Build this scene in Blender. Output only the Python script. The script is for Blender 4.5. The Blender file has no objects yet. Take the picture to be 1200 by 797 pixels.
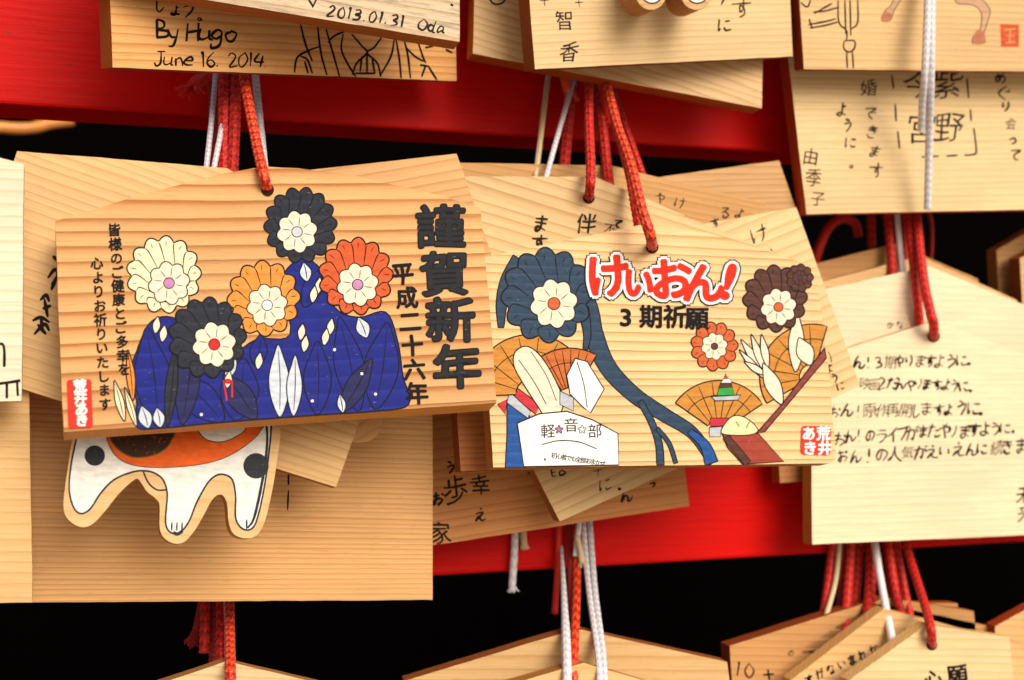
import bpy, bmesh, math, random
from mathutils import Vector, Matrix, noise
from mathutils.geometry import tessellate_polygon
random.seed(7)
SC = bpy.context.scene
COL = SC.collection

# ------------------------------------------------------------------ camera
F_PX = 1504.0                       # focal length in photo pixels (photo is 1200 wide)
HEAD = math.radians(19.6)           # the rack runs along X; the camera looks a little to the right along it
PITCH = math.radians(1.0)
fwd = Vector((math.sin(HEAD)*math.cos(PITCH), math.cos(HEAD)*math.cos(PITCH), math.sin(PITCH)))
rgt = Vector((math.cos(HEAD), -math.sin(HEAD), 0))
upv = rgt.cross(fwd)
cam_d = bpy.data.cameras.new('camera')
cam = bpy.data.objects.new('camera', cam_d); COL.objects.link(cam)
cam.matrix_world = Matrix((rgt, upv, -fwd)).transposed().to_4x4()
cam_d.sensor_width = 36.0
cam_d.lens = F_PX*36.0/1200.0
cam_d.clip_start = 0.01; cam_d.clip_end = 500
cam_d.dof.use_dof = True
cam_d.dof.focus_distance = 0.408
cam_d.dof.aperture_fstop = 13.0
SC.camera = cam

# ------------------------------------------------------------------ light
SUN_EL, SUN_AZ = 34.0, 14.0         # azimuth measured from straight in front of the rack towards +X
W = bpy.data.worlds.new('World'); SC.world = W; W.use_nodes = True
nt = W.node_tree
sky = nt.nodes.new('ShaderNodeTexSky'); sky.sky_type = 'NISHITA'; sky.sun_disc = False
sky.sun_elevation = math.radians(SUN_EL); sky.sun_rotation = math.radians(180 - SUN_AZ)
sky.air_density = 1.0; sky.dust_density = 7.0; sky.ozone_density = 0.6
nt.links.new(sky.outputs[0], nt.nodes['Background'].inputs[0])
nt.nodes['Background'].inputs[1].default_value = 0.085
sd = bpy.data.lights.new('sun', 'SUN'); sd.energy = 1.3; sd.angle = math.radians(38); sd.color = (1.0, 0.94, 0.85)
sun = bpy.data.objects.new('sun', sd); COL.objects.link(sun)
e, a = math.radians(SUN_EL), math.radians(SUN_AZ)
to_sun = Vector((math.sin(a)*math.cos(e), -math.cos(a)*math.cos(e), math.sin(e)))
sun.rotation_euler = to_sun.to_track_quat('Z', 'Y').to_euler()
SC.view_settings.view_transform = 'Standard'; SC.view_settings.look = 'None'
SC.view_settings.exposure = 0.54; SC.view_settings.gamma = 1.0

# ------------------------------------------------------------------ geometry helpers
def ray(px, py):
    return (fwd + rgt*((px-600.0)/F_PX) + upv*((398.5-py)/F_PX))
def at(px, py, y):
    r = ray(px, py); return r*(y/r.y)

def link(o, parent=None):
    COL.objects.link(o)
    if parent is not None: o.parent = parent
    return o
def tag(o, label, cat, group=None, kind=None):
    if label: o['label'] = label
    if cat: o['category'] = cat
    if group: o['group'] = group
    if kind: o['kind'] = kind
    return o
def smooth_closed(pts, n=5):
    out = []; N = len(pts)
    for i in range(N):
        p0, p1, p2, p3 = (Vector(pts[(i+k) % N]) for k in (-1, 0, 1, 2))
        for j in range(n):
            t = j/n
            out.append(0.5*((2*p1) + (p2-p0)*t + (2*p0-5*p1+4*p2-p3)*t*t + (3*p1-p0-3*p2+p3)*t**3))
    return out
def smooth_open(pts, n=6):
    P = [Vector(p) for p in pts]; out = []
    if len(P) == 2: return [P[0].lerp(P[1], j/n) for j in range(n+1)]
    for i in range(len(P)-1):
        p1, p2 = P[i], P[i+1]
        p0 = P[i-1] if i > 0 else p1*2-p2
        p3 = P[i+2] if i+2 < len(P) else p2*2-p1
        for j in range(n):
            t = j/n
            out.append(0.5*((2*p1) + (p2-p0)*t + (2*p0-5*p1+4*p2-p3)*t*t + (3*p1-p0-3*p2+p3)*t**3))
    out.append(P[-1]); return out

# ------------------------------------------------------------------ materials
def newmat(name):
    m = bpy.data.materials.new(name); m.use_nodes = True
    t = m.node_tree; return m, t, t.nodes['Principled BSDF']
def N(t, typ, **kw):
    n = t.nodes.new(typ)
    for k, v in kw.items(): setattr(n, k, v)
    return n
def mth(t, op, a, b=None, clamp=False):
    n = N(t, 'ShaderNodeMath', operation=op); n.use_clamp = clamp
    for i, v in enumerate((a, b)):
        if v is None: continue
        if isinstance(v, (int, float)): n.inputs[i].default_value = v
        else: t.links.new(v, n.inputs[i])
    return n.outputs[0]
def mixc(t, fac, a, b, mode='MIX'):
    n = N(t, 'ShaderNodeMix', data_type='RGBA', blend_type=mode)
    for s, v in ((n.inputs[0], fac), (n.inputs[6], a), (n.inputs[7], b)):
        if isinstance(v, (int, float)): s.default_value = v
        elif isinstance(v, tuple): s.default_value = (*v[:3], 1)
        else: t.links.new(v, s)
    return n.outputs[2]
def scaled_noise(t, co, sc, detail=2.0, dist=0.0, rough=0.5):
    mp = N(t, 'ShaderNodeMapping'); mp.inputs['Scale'].default_value = sc
    t.links.new(co, mp.inputs[0])
    n = N(t, 'ShaderNodeTexNoise'); n.inputs['Scale'].default_value = 1.0
    n.inputs['Detail'].default_value = detail; n.inputs['Distortion'].default_value = dist
    n.inputs['Roughness'].default_value = rough
    t.links.new(mp.outputs[0], n.inputs['Vector']); return n.outputs[0]
def grain(t, period, warp, seed, slope=0.0, vary=1.0):
    """growth rings along local X; returns (ring 0..1 saw, fibre, blotch, coords)"""
    tc = N(t, 'ShaderNodeTexCoord')
    off = N(t, 'ShaderNodeVectorMath', operation='ADD'); off.inputs[1].default_value = (seed*0.37, seed*0.713, seed*0.21)
    t.links.new(tc.outputs['Object'], off.inputs[0]); co = off.outputs[0]
    sep = N(t, 'ShaderNodeSeparateXYZ'); t.links.new(co, sep.inputs[0])
    w1 = scaled_noise(t, co, (9, 14, 14), 2.0)
    w2 = scaled_noise(t, co, (2.5, 0.42/period, 20), 1.0)          # uneven ring widths
    w3 = scaled_noise(t, co, (60, 160, 60), 2.0)
    r = mth(t, 'MULTIPLY', sep.outputs[1], 1.0/period)
    r = mth(t, 'ADD', r, mth(t, 'MULTIPLY', sep.outputs[0], slope/period))
    r = mth(t, 'ADD', r, mth(t, 'MULTIPLY', sep.outputs[2], 0.7/period))
    r = mth(t, 'ADD', r, mth(t, 'MULTIPLY', w1, warp))
    r = mth(t, 'ADD', r, mth(t, 'MULTIPLY', w2, 1.5*vary))
    r = mth(t, 'ADD', r, mth(t, 'MULTIPLY', w3, 0.10))
    ring = mth(t, 'FRACT', r)
    fib = scaled_noise(t, co, (45, 1500, 1500), 3.0, 0.0, 0.6)
    blotch = scaled_noise(t, co, (14, 40, 40), 3.0)
    return tc, co, ring, fib, blotch, r
_seed = [0]
def ringramp(t, ring):
    cr = N(t, 'ShaderNodeValToRGB'); e = cr.color_ramp.elements
    e[0].position = 0.0; e[0].color = (0.55, 0.55, 0.55, 1)
    e[1].position = 1.0; e[1].color = (0.75, 0.75, 0.75, 1)
    for p, v in ((0.05, 0.0), (0.40, 0.10), (0.72, 0.38), (0.88, 0.80), (0.95, 1.0)):
        x = e.new(p); x.color = (v, v, v, 1)
    t.links.new(ring, cr.inputs[0]); return cr.outputs[0]
def wood(name, light, dark, period=0.003, contrast=1.0, warp=0.6, slope=0.0, side=(0.36, 0.115, 0.028), grey=0.0, bump=0.25, rough=0.62, vary=1.0):
    _seed[0] += 1; sd_ = _seed[0]
    m, t, b = newmat(name)
    sat = lambda c, k: tuple(max(0.004, (0.3*c[0]+0.59*c[1]+0.11*c[2])*(1-k)+x*k) for x in c)
    light, dark, side = sat(light, 1.0), sat(dark, 1.05), sat(side, 1.1)
    tc, co, ring, fib, blotch, r = grain(t, period, warp, sd_, slope, vary)
    k = ringramp(t, ring)
    patch = scaled_noise(t, co, (7, 30, 30), 2.0)
    fac = mth(t, 'MULTIPLY', k, mth(t, 'MULTIPLY', mth(t, 'MULTIPLY', mth(t, 'ADD', patch, 0.35), mth(t, 'ADD', mth(t, 'MULTIPLY', fib, 1.2), 0.4)), contrast*1.15), True)
    c = mixc(t, fac, light, dark)
    f2 = mth(t, 'MULTIPLY', mth(t, 'SUBTRACT', fib, 0.5), 0.55)
    f2 = mth(t, 'ADD', f2, 1.0)
    c = mixc(t, 1.0, c, f2, 'MULTIPLY')
    bl = mth(t, 'ADD', mth(t, 'MULTIPLY', mth(t, 'SUBTRACT', blotch, 0.5), 0.45), 1.0)
    c = mixc(t, 1.0, c, bl, 'MULTIPLY')
    pores = scaled_noise(t, co, (160, 2600, 900), 1.0)
    pm = N(t, 'ShaderNodeMapRange'); pm.inputs[1].default_value = 0.64; pm.inputs[2].default_value = 0.74
    t.links.new(pores, pm.inputs[0])
    c = mixc(t, mth(t, 'MULTIPLY', pm.outputs[0], 0.32), c, tuple(x*0.55 for x in dark))
    if grey:
        gn = scaled_noise(t, co, (90, 700, 400), 4.0, 0.0, 0.7)
        gm = N(t, 'ShaderNodeMapRange'); gm.inputs[1].default_value = 0.48; gm.inputs[2].default_value = 0.68
        t.links.new(gn, gm.inputs[0])
        c = mixc(t, mth(t, 'MULTIPLY', gm.outputs[0], grey), c, (0.20, 0.165, 0.13))
    # edges of the board: slanting saw-cut end grain, red rail reflection put into its colour
    sepn = N(t, 'ShaderNodeSeparateXYZ'); t.links.new(tc.outputs['Normal'], sepn.inputs[0])
    nz = mth(t, 'ABSOLUTE', sepn.outputs[2])
    mr = N(t, 'ShaderNodeMapRange'); mr.inputs[1].default_value = 0.75; mr.inputs[2].default_value = 0.35
    t.links.new(nz, mr.inputs[0])
    er = mth(t, 'FRACT', mth(t, 'MULTIPLY', r, max(1.0, period/0.0016)))
    es = mixc(t, mth(t, 'MULTIPLY', er, 0.5), side, tuple(x*0.5 for x in side))
    es = mixc(t, 1.0, es, f2, 'MULTIPLY')
    c = mixc(t, mr.outputs[0], c, es)
    t.links.new(c, b.inputs['Base Color'])
    rr = mth(t, 'ADD', mth(t, 'MULTIPLY', fib, 0.2), rough-0.1); t.links.new(rr, b.inputs['Roughness'])
    b.inputs['Specular IOR Level'].default_value = 0.35
    h = mth(t, 'ADD', mth(t, 'MULTIPLY', k, -0.7), mth(t, 'MULTIPLY', fib, 0.6))
    bp = N(t, 'ShaderNodeBump'); bp.inputs['Strength'].default_value = bump; bp.inputs['Distance'].default_value = 0.0006
    t.links.new(h, bp.inputs['Height']); t.links.new(bp.outputs[0], b.inputs['Normal'])
    m['wood'] = [period, warp, sd_, slope, vary]
    return m
_paints = {}
def paint(name, col, like=None, rough=0.5, show=0.30):
    """marker or poster paint soaked into the board: the grain of the board below still shows"""
    key = (name, like.name if like else '')
    if key in _paints: return _paints[key]
    m, t, b = newmat(name)
    per, warp, sd_, slope, vary = like['wood'] if like else (0.003, 0.6, 1, 0, 1)
    tc, co, ring, fib, blotch, r = grain(t, per, warp, sd_, slope, vary)
    k = ringramp(t, ring)
    luma = 0.3*col[0]+0.59*col[1]+0.11*col[2]
    # pale and bright paint dulls over the hard ring lines, dark paint rubs thin on them
    edge = tuple(x*0.45 for x in col) if luma > 0.1 else tuple(x*1.5+0.011 for x in col)
    c = mixc(t, mth(t, 'MULTIPLY', k, show if luma > 0.1 else show*1.6), col, edge)
    stroke = scaled_noise(t, co, (300, 700, 300), 3.0)
    s2 = mth(t, 'ADD', mth(t, 'MULTIPLY', mth(t, 'SUBTRACT', stroke, 0.5), 0.7), 1.0)
    c = mixc(t, 1.0, c, s2, 'MULTIPLY')
    wear = mth(t, 'GREATER_THAN', scaled_noise(t, co, (500, 2200, 900), 2.0), 0.72)
    c = mixc(t, mth(t, 'MULTIPLY', wear, 0.35), c, (0.5, 0.34, 0.18))
    t.links.new(c, b.inputs['Base Color']); b.inputs['Roughness'].default_value = rough
    b.inputs['Specular IOR Level'].default_value = 0.08
    bp = N(t, 'ShaderNodeBump'); bp.inputs['Strength'].default_value = 0.2; bp.inputs['Distance'].default_value = 0.0006
    t.links.new(mth(t, 'ADD', mth(t, 'MULTIPLY', k, -0.7), mth(t, 'MULTIPLY', fib, 0.4)), bp.inputs['Height'])
    t.links.new(bp.outputs[0], b.inputs['Normal'])
    _paints[key] = m; return m
def plain(name, col, rough=0.55, spec=0.4, var=0.25, scale=(400, 400, 400), sheen=0.0):
    m, t, b = newmat(name)
    tc = N(t, 'ShaderNodeTexCoord')
    n = scaled_noise(t, tc.outputs['Object'], scale, 3.0)
    f = mth(t, 'ADD', mth(t, 'MULTIPLY', mth(t, 'SUBTRACT', n, 0.5), var*2), 1.0)
    t.links.new(mixc(t, 1.0, col, f, 'MULTIPLY'), b.inputs['Base Color'])
    b.inputs['Roughness'].default_value = rough; b.inputs['Specular IOR Level'].default_value = spec
    if sheen: b.inputs['Sheen Weight'].default_value = sheen; b.inputs['Sheen Roughness'].default_value = 0.4
    return m
INK = plain('black_ink', (0.008, 0.007, 0.008), 0.6, 0.08, 0.3, (900, 900, 900))
INK_THIN = plain('faded_black_ink', (0.022, 0.017, 0.013), 0.6, 0.08, 0.5, (700, 700, 700))
def cordmat(name, c0, c1, rough, spec, sheen):  # alternate strands in a second tone: the braid's sheen painted as colour
    m = plain(name, c0, rough, spec, .25, (900, 900, 900), sheen); t = m.node_tree; b = t.nodes['Principled BSDF']
    l = b.inputs['Base Color'].links[0].from_socket
    at_ = N(t, 'ShaderNodeAttribute', attribute_name='yarn')
    t.links.new(mixc(t, at_.outputs['Fac'], l, c1), b.inputs['Base Color']); return m
RED_CORD = cordmat('red_cord', (0.66, 0.020, 0.006), (0.40, 0.006, 0.003), 0.45, 0.35, 0.2)
ORANGE_CORD = cordmat('orange_red_cord', (0.80, 0.085, 0.010), (0.48, 0.010, 0.003), 0.4, 0.45, 0.2)
DEEP_CORD = plain('deep_red_cord', (0.30, 0.012, 0.008), 0.5, 0.4, 0.3, (900, 900, 900), 0.1)
WHITE_CORD = cordmat('white_cord', (0.76, 0.75, 0.78), (0.56, 0.55, 0.62), 0.4, 0.5, 0.2)
CREAM_CORD = plain('cream_cord', (0.62, 0.50, 0.30), 0.5, 0.4, 0.2, (900, 900, 900), 0.2)
LACQUER, _t, _b = newmat('red_painted_timber')
_tc = N(_t, 'ShaderNodeTexCoord')
_n1 = scaled_noise(_t, _tc.outputs['Object'], (5, 40, 60), 4.0)
_n2 = scaled_noise(_t, _tc.outputs['Object'], (40, 300, 600), 3.0)
_c = mixc(_t, _n1, (0.50, 0.0015, 0.001), (0.74, 0.003, 0.0015))
_w = N(_t, 'ShaderNodeMapRange'); _w.inputs[1].default_value = 0.66; _w.inputs[2].default_value = 0.8
_t.links.new(_n2, _w.inputs[0])
_c = mixc(_t, mth(_t, 'MULTIPLY', _w.outputs[0], 0.5), _c, (0.16, 0.004, 0.003))
_n3 = scaled_noise(_t, _tc.outputs['Object'], (12, 30, 1400), 3.0)
_c = mixc(_t, mth(_t, 'MULTIPLY', mth(_t, 'SUBTRACT', _n3, 0.35), 0.5, True), _c, (0.30, 0.004, 0.003))
_n4 = mth(_t, 'GREATER_THAN', scaled_noise(_t, _tc.outputs['Object'], (120, 300, 420), 4.0), 0.735)
_c = mixc(_t, mth(_t, 'MULTIPLY', _n4, 0.8), _c, (0.13, 0.035, 0.02))
_t.links.new(_c, _b.inputs['Base Color']); _b.inputs['Roughness'].default_value = 0.5; _b.inputs['Specular IOR Level'].default_value = 0.12
_bp = N(_t, 'ShaderNodeBump'); _bp.inputs['Strength'].default_value = 0.12; _bp.inputs['Distance'].default_value = 0.002
_t.links.new(_n2, _bp.inputs['Height']); _t.links.new(_bp.outputs[0], _b.inputs['Normal'])
DARK = plain('dark_stained_boards', (0.0014, 0.0010, 0.0010), 0.9, 0.0, 0.4, (6, 6, 1))  # near-black colour stands in for deep shade
BOUNCE_TAN = plain('pale_gravel', (0.46, 0.37, 0.27), 0.9, 0.2, 0.3, (40, 40, 40))  # warm pale tone chosen for the light it throws back up
BRASS = plain('aged_brass', (0.62, 0.24, 0.05), 0.35, 0.5, 0.3, (60, 60, 60))

# ------------------------------------------------------------------ plaques
class Plaque:
    """a board standing in its own plane; everything drawn on it lies in that plane"""
    def __init__(s, anchor, y, lean, yaw, BL, BR):
        s.p0 = at(anchor[0], anchor[1], y)
        n = Vector((0, -math.cos(math.radians(lean)), math.sin(math.radians(lean))))
        s.n = Matrix.Rotation(math.radians(yaw), 3, 'Z') @ n
        a_, b_ = s.hit(*BL), s.hit(*BR)
        u = (b_-a_).normalized(); v = s.n.cross(u)
        M = Matrix((u, v, s.n)).transposed().to_4x4(); M.translation = (a_+b_)*0.5
        s.M = M; s.Mi = M.inverted(); s.root = None; s.ztop = 0.00003
    def hit(s, px, py):
        r = ray(px, py); return r*(s.p0.dot(s.n)/r.dot(s.n))
    def loc(s, px, py):
        return s.Mi @ s.hit(px, py)
    def px_size(s, px, py):                     # metres on the board for one photo pixel
        return (s.loc(px+1, py)-s.loc(px, py)).length

def board_mesh(name, pts, thick, mat, bev=0.0004, hard=True):
    bm = bmesh.new()
    f = [bm.verts.new((p.x, p.y, 0)) for p in pts]
    bk = [bm.verts.new((p.x, p.y, -thick)) for p in pts]
    tri = tessellate_polygon([[Vector((p.x, p.y, 0)) for p in pts]])
    if hard and len(pts) < 14:
        bm.faces.new(f); bm.faces.new(bk[::-1])
    else:
        for a_, b_, c_ in tri:
            for lst in ((f[a_], f[b_], f[c_]), (bk[c_], bk[b_], bk[a_])):
                try: bm.faces.new(lst)
                except ValueError: pass
    for i in range(len(pts)):
        j = (i+1) % len(pts)
        bm.faces.new((f[i], bk[i], bk[j], f[j]))
    bmesh.ops.recalc_face_normals(bm, faces=bm.faces)
    ed = [e for e in bm.edges if len(e.link_faces) == 2 and e.calc_face_angle(0) > 0.6]
    bmesh.ops.bevel(bm, geom=ed, offset=bev, segments=2, profile=0.5, affect='EDGES', clamp_overlap=True)
    me = bpy.data.meshes.new(name); bm.to_mesh(me); bm.free(); me.materials.append(mat)
    return me

def worn(pts, name):
    """hand-sawn edges: a point every few millimetres, each a little off the line"""
    out = []; sd_ = len(_glyph)+_seed[0]*3.7
    for a_, b_ in zip(pts, pts[1:]+pts[:1]):
        d = b_-a_; n = max(2, int(d.length/0.0045)); nn = Vector((-d.y, d.x, 0)).normalized()
        for i in range(n):
            p = a_+d*(i/n)
            k = noise.noise(Vector((p.x*90, p.y*90, sd_)))*0.00014+noise.noise(Vector((p.x*500, p.y*500, sd_)))*0.00010
            out.append(p+nn*k)
    return out
GROUP = 'wooden votive plaques hung on the rack'
def plaque(name, label, px, y, anchor, lean, mat, yaw=0.0, thick=0.0068, parts=False, edge=(0, 1), cat='plaque', group=GROUP, bev=0.0004):
    """px: outline of the front face in photo pixels, anticlockwise from bottom left"""
    P = Plaque(anchor, y, lean, yaw, px[edge[0]], px[edge[1]])
    pts = [P.loc(*p) for p in px]
    if len(px) < 14: pts = worn(pts, name)
    P.mat = mat; P.thick = thick
    me = board_mesh('board' if parts else name, pts, thick, mat, bev)
    if parts:
        P.root = bpy.data.objects.new(name, None); P.root.empty_display_size = 0.01
        link(P.root); P.board = link(bpy.data.objects.new('board', me), P.root)
    else:
        P.root = P.board = link(bpy.data.objects.new(name, me))
    P.root.matrix_world = P.M
    tag(P.root, label, cat, group)
    return P

# ------------------------------------------------------------------ paint and writing
# pen strokes of the hand written letters, on a 10 x 10 grid, y downwards
PEN_SRC = '''
B 2,0 2,10|2,0 6,1 6,4 2,5|2,5 8,6 7,9 2,10
y 1,4 3,8 5,8|7,4 5,9 4,13 1,13
H 1,0 1,10|7,0 7,10|1,5 7,5
u 1,4 1,8 3,10 6,8|6,4 6,9 8,10
g 6,5 3,4 1,7 3,9 6,7|6,5 6,12 3,14 1,12
o 4,4 1,6 2,9 5,9 7,6 4,4
J 2,0 8,0|5,0 5,8 3,10 1,8
n 1,4 1,10|1,6 4,4 6,6 6,10
e 1,7 6,6 5,4 2,5 1,8 3,10 7,9
1 3,1 4,0 4,10
6 6,0 2,4 1,8 4,10 6,8 4,5 1,7
. 3,9 3.6,9.6
2 1,2 4,0 6,2 5,5 1,10 7,9
0 4,0 1,4 2,9 5,10 7,5 4,0
4 3,0 1,6 8,6|6,2 6,10
3 1,1 5,0 6,3 3,5 6,6 6,9 1,10
O 5,0 1,4 2,9 6,10 9,5 5,0
d 6,5 3,4 1,7 3,10 6,8|7,0 6,9 8,10
a 6,5 3,4 1,7 3,10 6,7|6,5 6,9 8,10
! 4,0 4,6|4,9 4.2,9.8
ん 5,0 3,4 1,10 4,5 6,6 6,9 8,9 10,6
や 1,4 6,2 9,3 8,6 6,6|4,1 6,10|6,0 5,3
り 2,1 2,5 3,4|7,0 7,5 4,10
ま 1,2 9,2|1.5,4.5 8.5,4.5|5,0 5,8 3,10 2,8 4,7 8,9
す 0,3 10,2.6|6,0 6,5 4,7 4,4 6,5 6,8 4,10
よ 5,3 8,2.6|5,0 5,8 3,9.5 1.5,8 4,7 8,9
う 3,0 6,1.5|2,4 7,3 7,6 4,10
に 1,1 1,9 2,7|5,2.5 9,2.5|5,7 6,9 9.5,8.5
。 3,8 2,9 3,10 4,9 3,8
、 3,8 5,10
た 1,2.5 6,2|4,0 1,10|6,5 9,5|6,8 7,9.5 10,9
だ 1,2.5 6,2|4,0 1,10|6,5 9,5|6,8 7,9.5 10,9|8,0 8.6,1.4|9.4,0 10,1.2
し 3,0 3,8 5,10 8,7
の 5,2 4,8 2,9 1,6 4,2 8,3 9,6 6,10
ラ 2,1 8,1|1,4 8.5,4 7,8 4,10
イ 8,0 5,4 1,6|5.4,4 5.4,10
ブ 1,2 8,2 6,7 3,10|8.4,0 9,1.2|9.8,0 10.4,1
が 0,3.5 7,3 6,9 4.4,8|4,0 1,10|8,2 9.5,5|8.4,0 9,1.2|9.8,0 10.4,1
え 4,0 6,1|1,4 7,3.4 1,10 4,6.6 6,9.6 9.6,9.4
い 1,2 1.5,8 3,7|7,3 8.6,7
き 2,2 8,1.4|1.6,4.4 8.6,3.8|4,0 7,6.4|2,7.4 4,10 7.6,9.6
け 1,1 1,9 2,7|4,3.4 9.6,3|7.4,0 7.4,6 5.6,10
お 1,3 6,2.6|3.6,0 3.6,9 1,8 5,5.4 8.6,7 6,10|7.6,1.6 9.4,3.4
で 1,2 9,1.6 5,5 5,8 8,10|7,4.6 7.6,5.8|8.4,4 9,5.2
ぐ 7,0 2,5 7,10|7,3.6 7.8,4.8|8.6,3 9.4,4.2
め 2,2 5,9|7,1 4,8 1.4,9 2,5 7,4 9,7 6,10
っ 2,6 7,5 8,7.4 5,10
て 1,2 9,1.6 4,5 5,8.4 8,9.6
と 3,0 4,5|8,3 2,6.4 3,9.6 8.6,9.4
な 1,2.5 6,2|4,0 1.6,6|7,2 9,3.6|7,5 7,9 4.4,9.6 5,8 9,9.6
れ 2,0 2,10|0,3 3.4,2.6 0,8 4,4 6,3 6,9 9,8.4
か 0,3.5 6,3 5,9 3.4,8|3.4,0 0.6,10|7.6,1.4 9.6,5
る 2,1 7,1 2,6 5,4.6 8,7 5,10 3,8.6 5,8
み 2,1 6,1 2,9 1,7 4,6 9,8|7.4,4 6,10
さ 1.6,3 8.4,2.4|4,0 7,6|2.4,7 4,10 7.4,9.6
ょ 5,5 7,4.8|5,3.4 5,9 3.4,10 2.6,8.8 7.4,10
'''
PEN = {}
for ln in PEN_SRC.strip().splitlines():
    k, v = ln.split(' ', 1)
    PEN[k] = [[tuple(float(x) for x in q.split(',')) for q in st.split()] for st in v.split('|')]
_glyph = {}
def glyph(ch, off=0.0):
    key = (ch, off)
    if key in _glyph: return _glyph[key]
    c = bpy.data.curves.new('glyph', 'FONT'); c.body = ch; c.resolution_u = 3; c.offset = off
    o = bpy.data.objects.new('glyph', c); COL.objects.link(o)
    dg = bpy.context.evaluated_depsgraph_get()
    m = bpy.data.meshes.new_from_object(o.evaluated_get(dg))
    vs = [(v.co.x, v.co.y) for v in m.vertices]; fs = [tuple(p.vertices) for p in m.polygons]
    bpy.data.objects.remove(o); bpy.data.curves.remove(c); bpy.data.meshes.remove(m)
    _glyph[key] = (vs, fs); return vs, fs

class Art:
    """one painted part: flat shapes laid on a plaque, each a few microns above the one before"""
    STEP = 0.6e-6
    def __init__(s, P, name, z0=0, label=None, parent=None):
        s.P, s.name, s.z, s.label, s.parent = P, name, P.ztop, label, parent
        s.v, s.f, s.mi, s.mats = [], [], [], []
    def _mi(s, m):
        if m not in s.mats: s.mats.append(m)
        return s.mats.index(m)
    def _add(s, pts, faces, m):
        b = len(s.v); k = s._mi(m)
        for p in pts:
            q = s.P.loc(p[0], p[1]); s.v.append((q.x, q.y, s.z))
        for f in faces:
            s.f.append(tuple(b+i for i in f)); s.mi.append(k)
        s.z += s.STEP
    def fill(s, pts, m, smooth=True, line=0, lm=None, n=5):
        q = smooth_closed(pts, n) if smooth else [Vector(p) for p in pts]
        s._add(q, tessellate_polygon([[Vector((p[0], p[1], 0)) for p in q]]), m)
        if line: s.stroke(list(q)+[q[0]], line, lm or INK, smooth=False)
        return s
    def stroke(s, pts, w, m=None, smooth=True, taper=0.0, wob=0.12):
        q = smooth_open(pts) if smooth else [Vector(p) for p in pts]
        L, R, n = [], [], len(q)
        for i, p in enumerate(q):
            d = (q[min(i+1, n-1)]-q[max(i-1, 0)])
            if d.length < 1e-6: d = Vector((1, 0))
            d.normalize(); nn = Vector((-d.y, d.x))
            t = i/max(1, n-1)
            k = 1-taper*abs(2*t-1)**2
            k *= 1+wob*noise.noise(Vector((p[0]*0.11, p[1]*0.11, len(s.v)*0.13)))
            L.append(p+nn*w*0.5*k); R.append(p-nn*w*0.5*k)
        s._add(L+R, [(i, i+1, n+i+1, n+i) for i in range(n-1)], m or INK); return s
    def char(s, ch, c, size, m, rot=0.0, bold=0.0, shear=0.0, sx=1.0, warp=0.05, seed=0, off=0.0):
        vs, fs = glyph(ch, off)
        if not vs: return
        ang = math.radians(rot); ca, sa = math.cos(ang), math.sin(ang)
        cx = 0.5*(min(v[0] for v in vs)+max(v[0] for v in vs)) if len(ch) == 1 and ord(ch) < 128 else 0.443*len(ch)
        pts = []
        for x, y in vs:
            X = (x-cx)*sx; Y = -(y-0.385)
            X += warp*noise.noise(Vector((x*1.7, y*1.7, seed))); Y += warp*noise.noise(Vector((x*1.7+9, y*1.7, seed+5)))
            X -= shear*Y
            pts.append((c[0]+size*(X*ca-Y*sa), c[1]+size*(X*sa+Y*ca)))
        offs = [(0, 0)]
        if bold:
            k = 10 if bold > 1.4 else 6
            offs = [(bold*math.cos(2*math.pi*i/k), bold*math.sin(2*math.pi*i/k)) for i in range(k)]
            if bold > 2.4: offs += [(bold*.5*math.cos(2*math.pi*i/5), bold*.5*math.sin(2*math.pi*i/5)) for i in range(5)]
        st = s.STEP
        for i, (dx, dy) in enumerate(offs):
            s.STEP = st if i == len(offs)-1 else 0.15e-6
            s._add([(p[0]+dx, p[1]+dy) for p in pts], fs, m)
        s.STEP = st
    def pen(s, ch, c, size, m, rot=0.0, w=1.6, rnd=None, sx=1.0):
        """one hand written letter; falls back to a thinned kanji for what the pen list lacks"""
        rnd = rnd or random.Random(int(c[0]*13+c[1]))
        if ch not in PEN:
            s.char(ch, c, size*.98, m, rot, (.12 if size < 20 else max(.15, (w-1.4)*.35)), rnd.uniform(-.05, .2), .95*sx, .10, rnd.uniform(0, 50), -0.008); return
        ang = math.radians(rot); ca, sa = math.cos(ang), math.sin(ang); sh = rnd.uniform(-.05, .2)
        for st in PEN[ch]:
            q = []
            for x, y in st:
                X = (x-5)/10*size*.86*sx+rnd.gauss(0, .022)*size; Y = (y-5)/10*size*.86+rnd.gauss(0, .022)*size; X -= sh*Y
                q.append((c[0]+X*ca-Y*sa, c[1]+X*sa+Y*ca))
            s.stroke(q, w*rnd.uniform(.85, 1.15), m, taper=rnd.uniform(.15, .5), wob=.5)
    def hand(s, st, p0, p1, size, m=None, rot=0.0, w=1.6, jit=1.0, seed=0):
        n = len(st); rnd = random.Random(sum(ord(c) for c in st)+int(p0[0])+seed)
        for i, ch in enumerate(st):
            t = i/max(1, n-1)
            c = (p0[0]+(p1[0]-p0[0])*t+rnd.uniform(-.07, .07)*size*jit, p0[1]+(p1[1]-p0[1])*t+rnd.uniform(-.09, .09)*size*jit)
            s.pen(ch, c, size*(1+rnd.uniform(-.14, .12)*jit), m or INK, rot+rnd.uniform(-7, 7)*jit, w, rnd)
        return s
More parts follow.
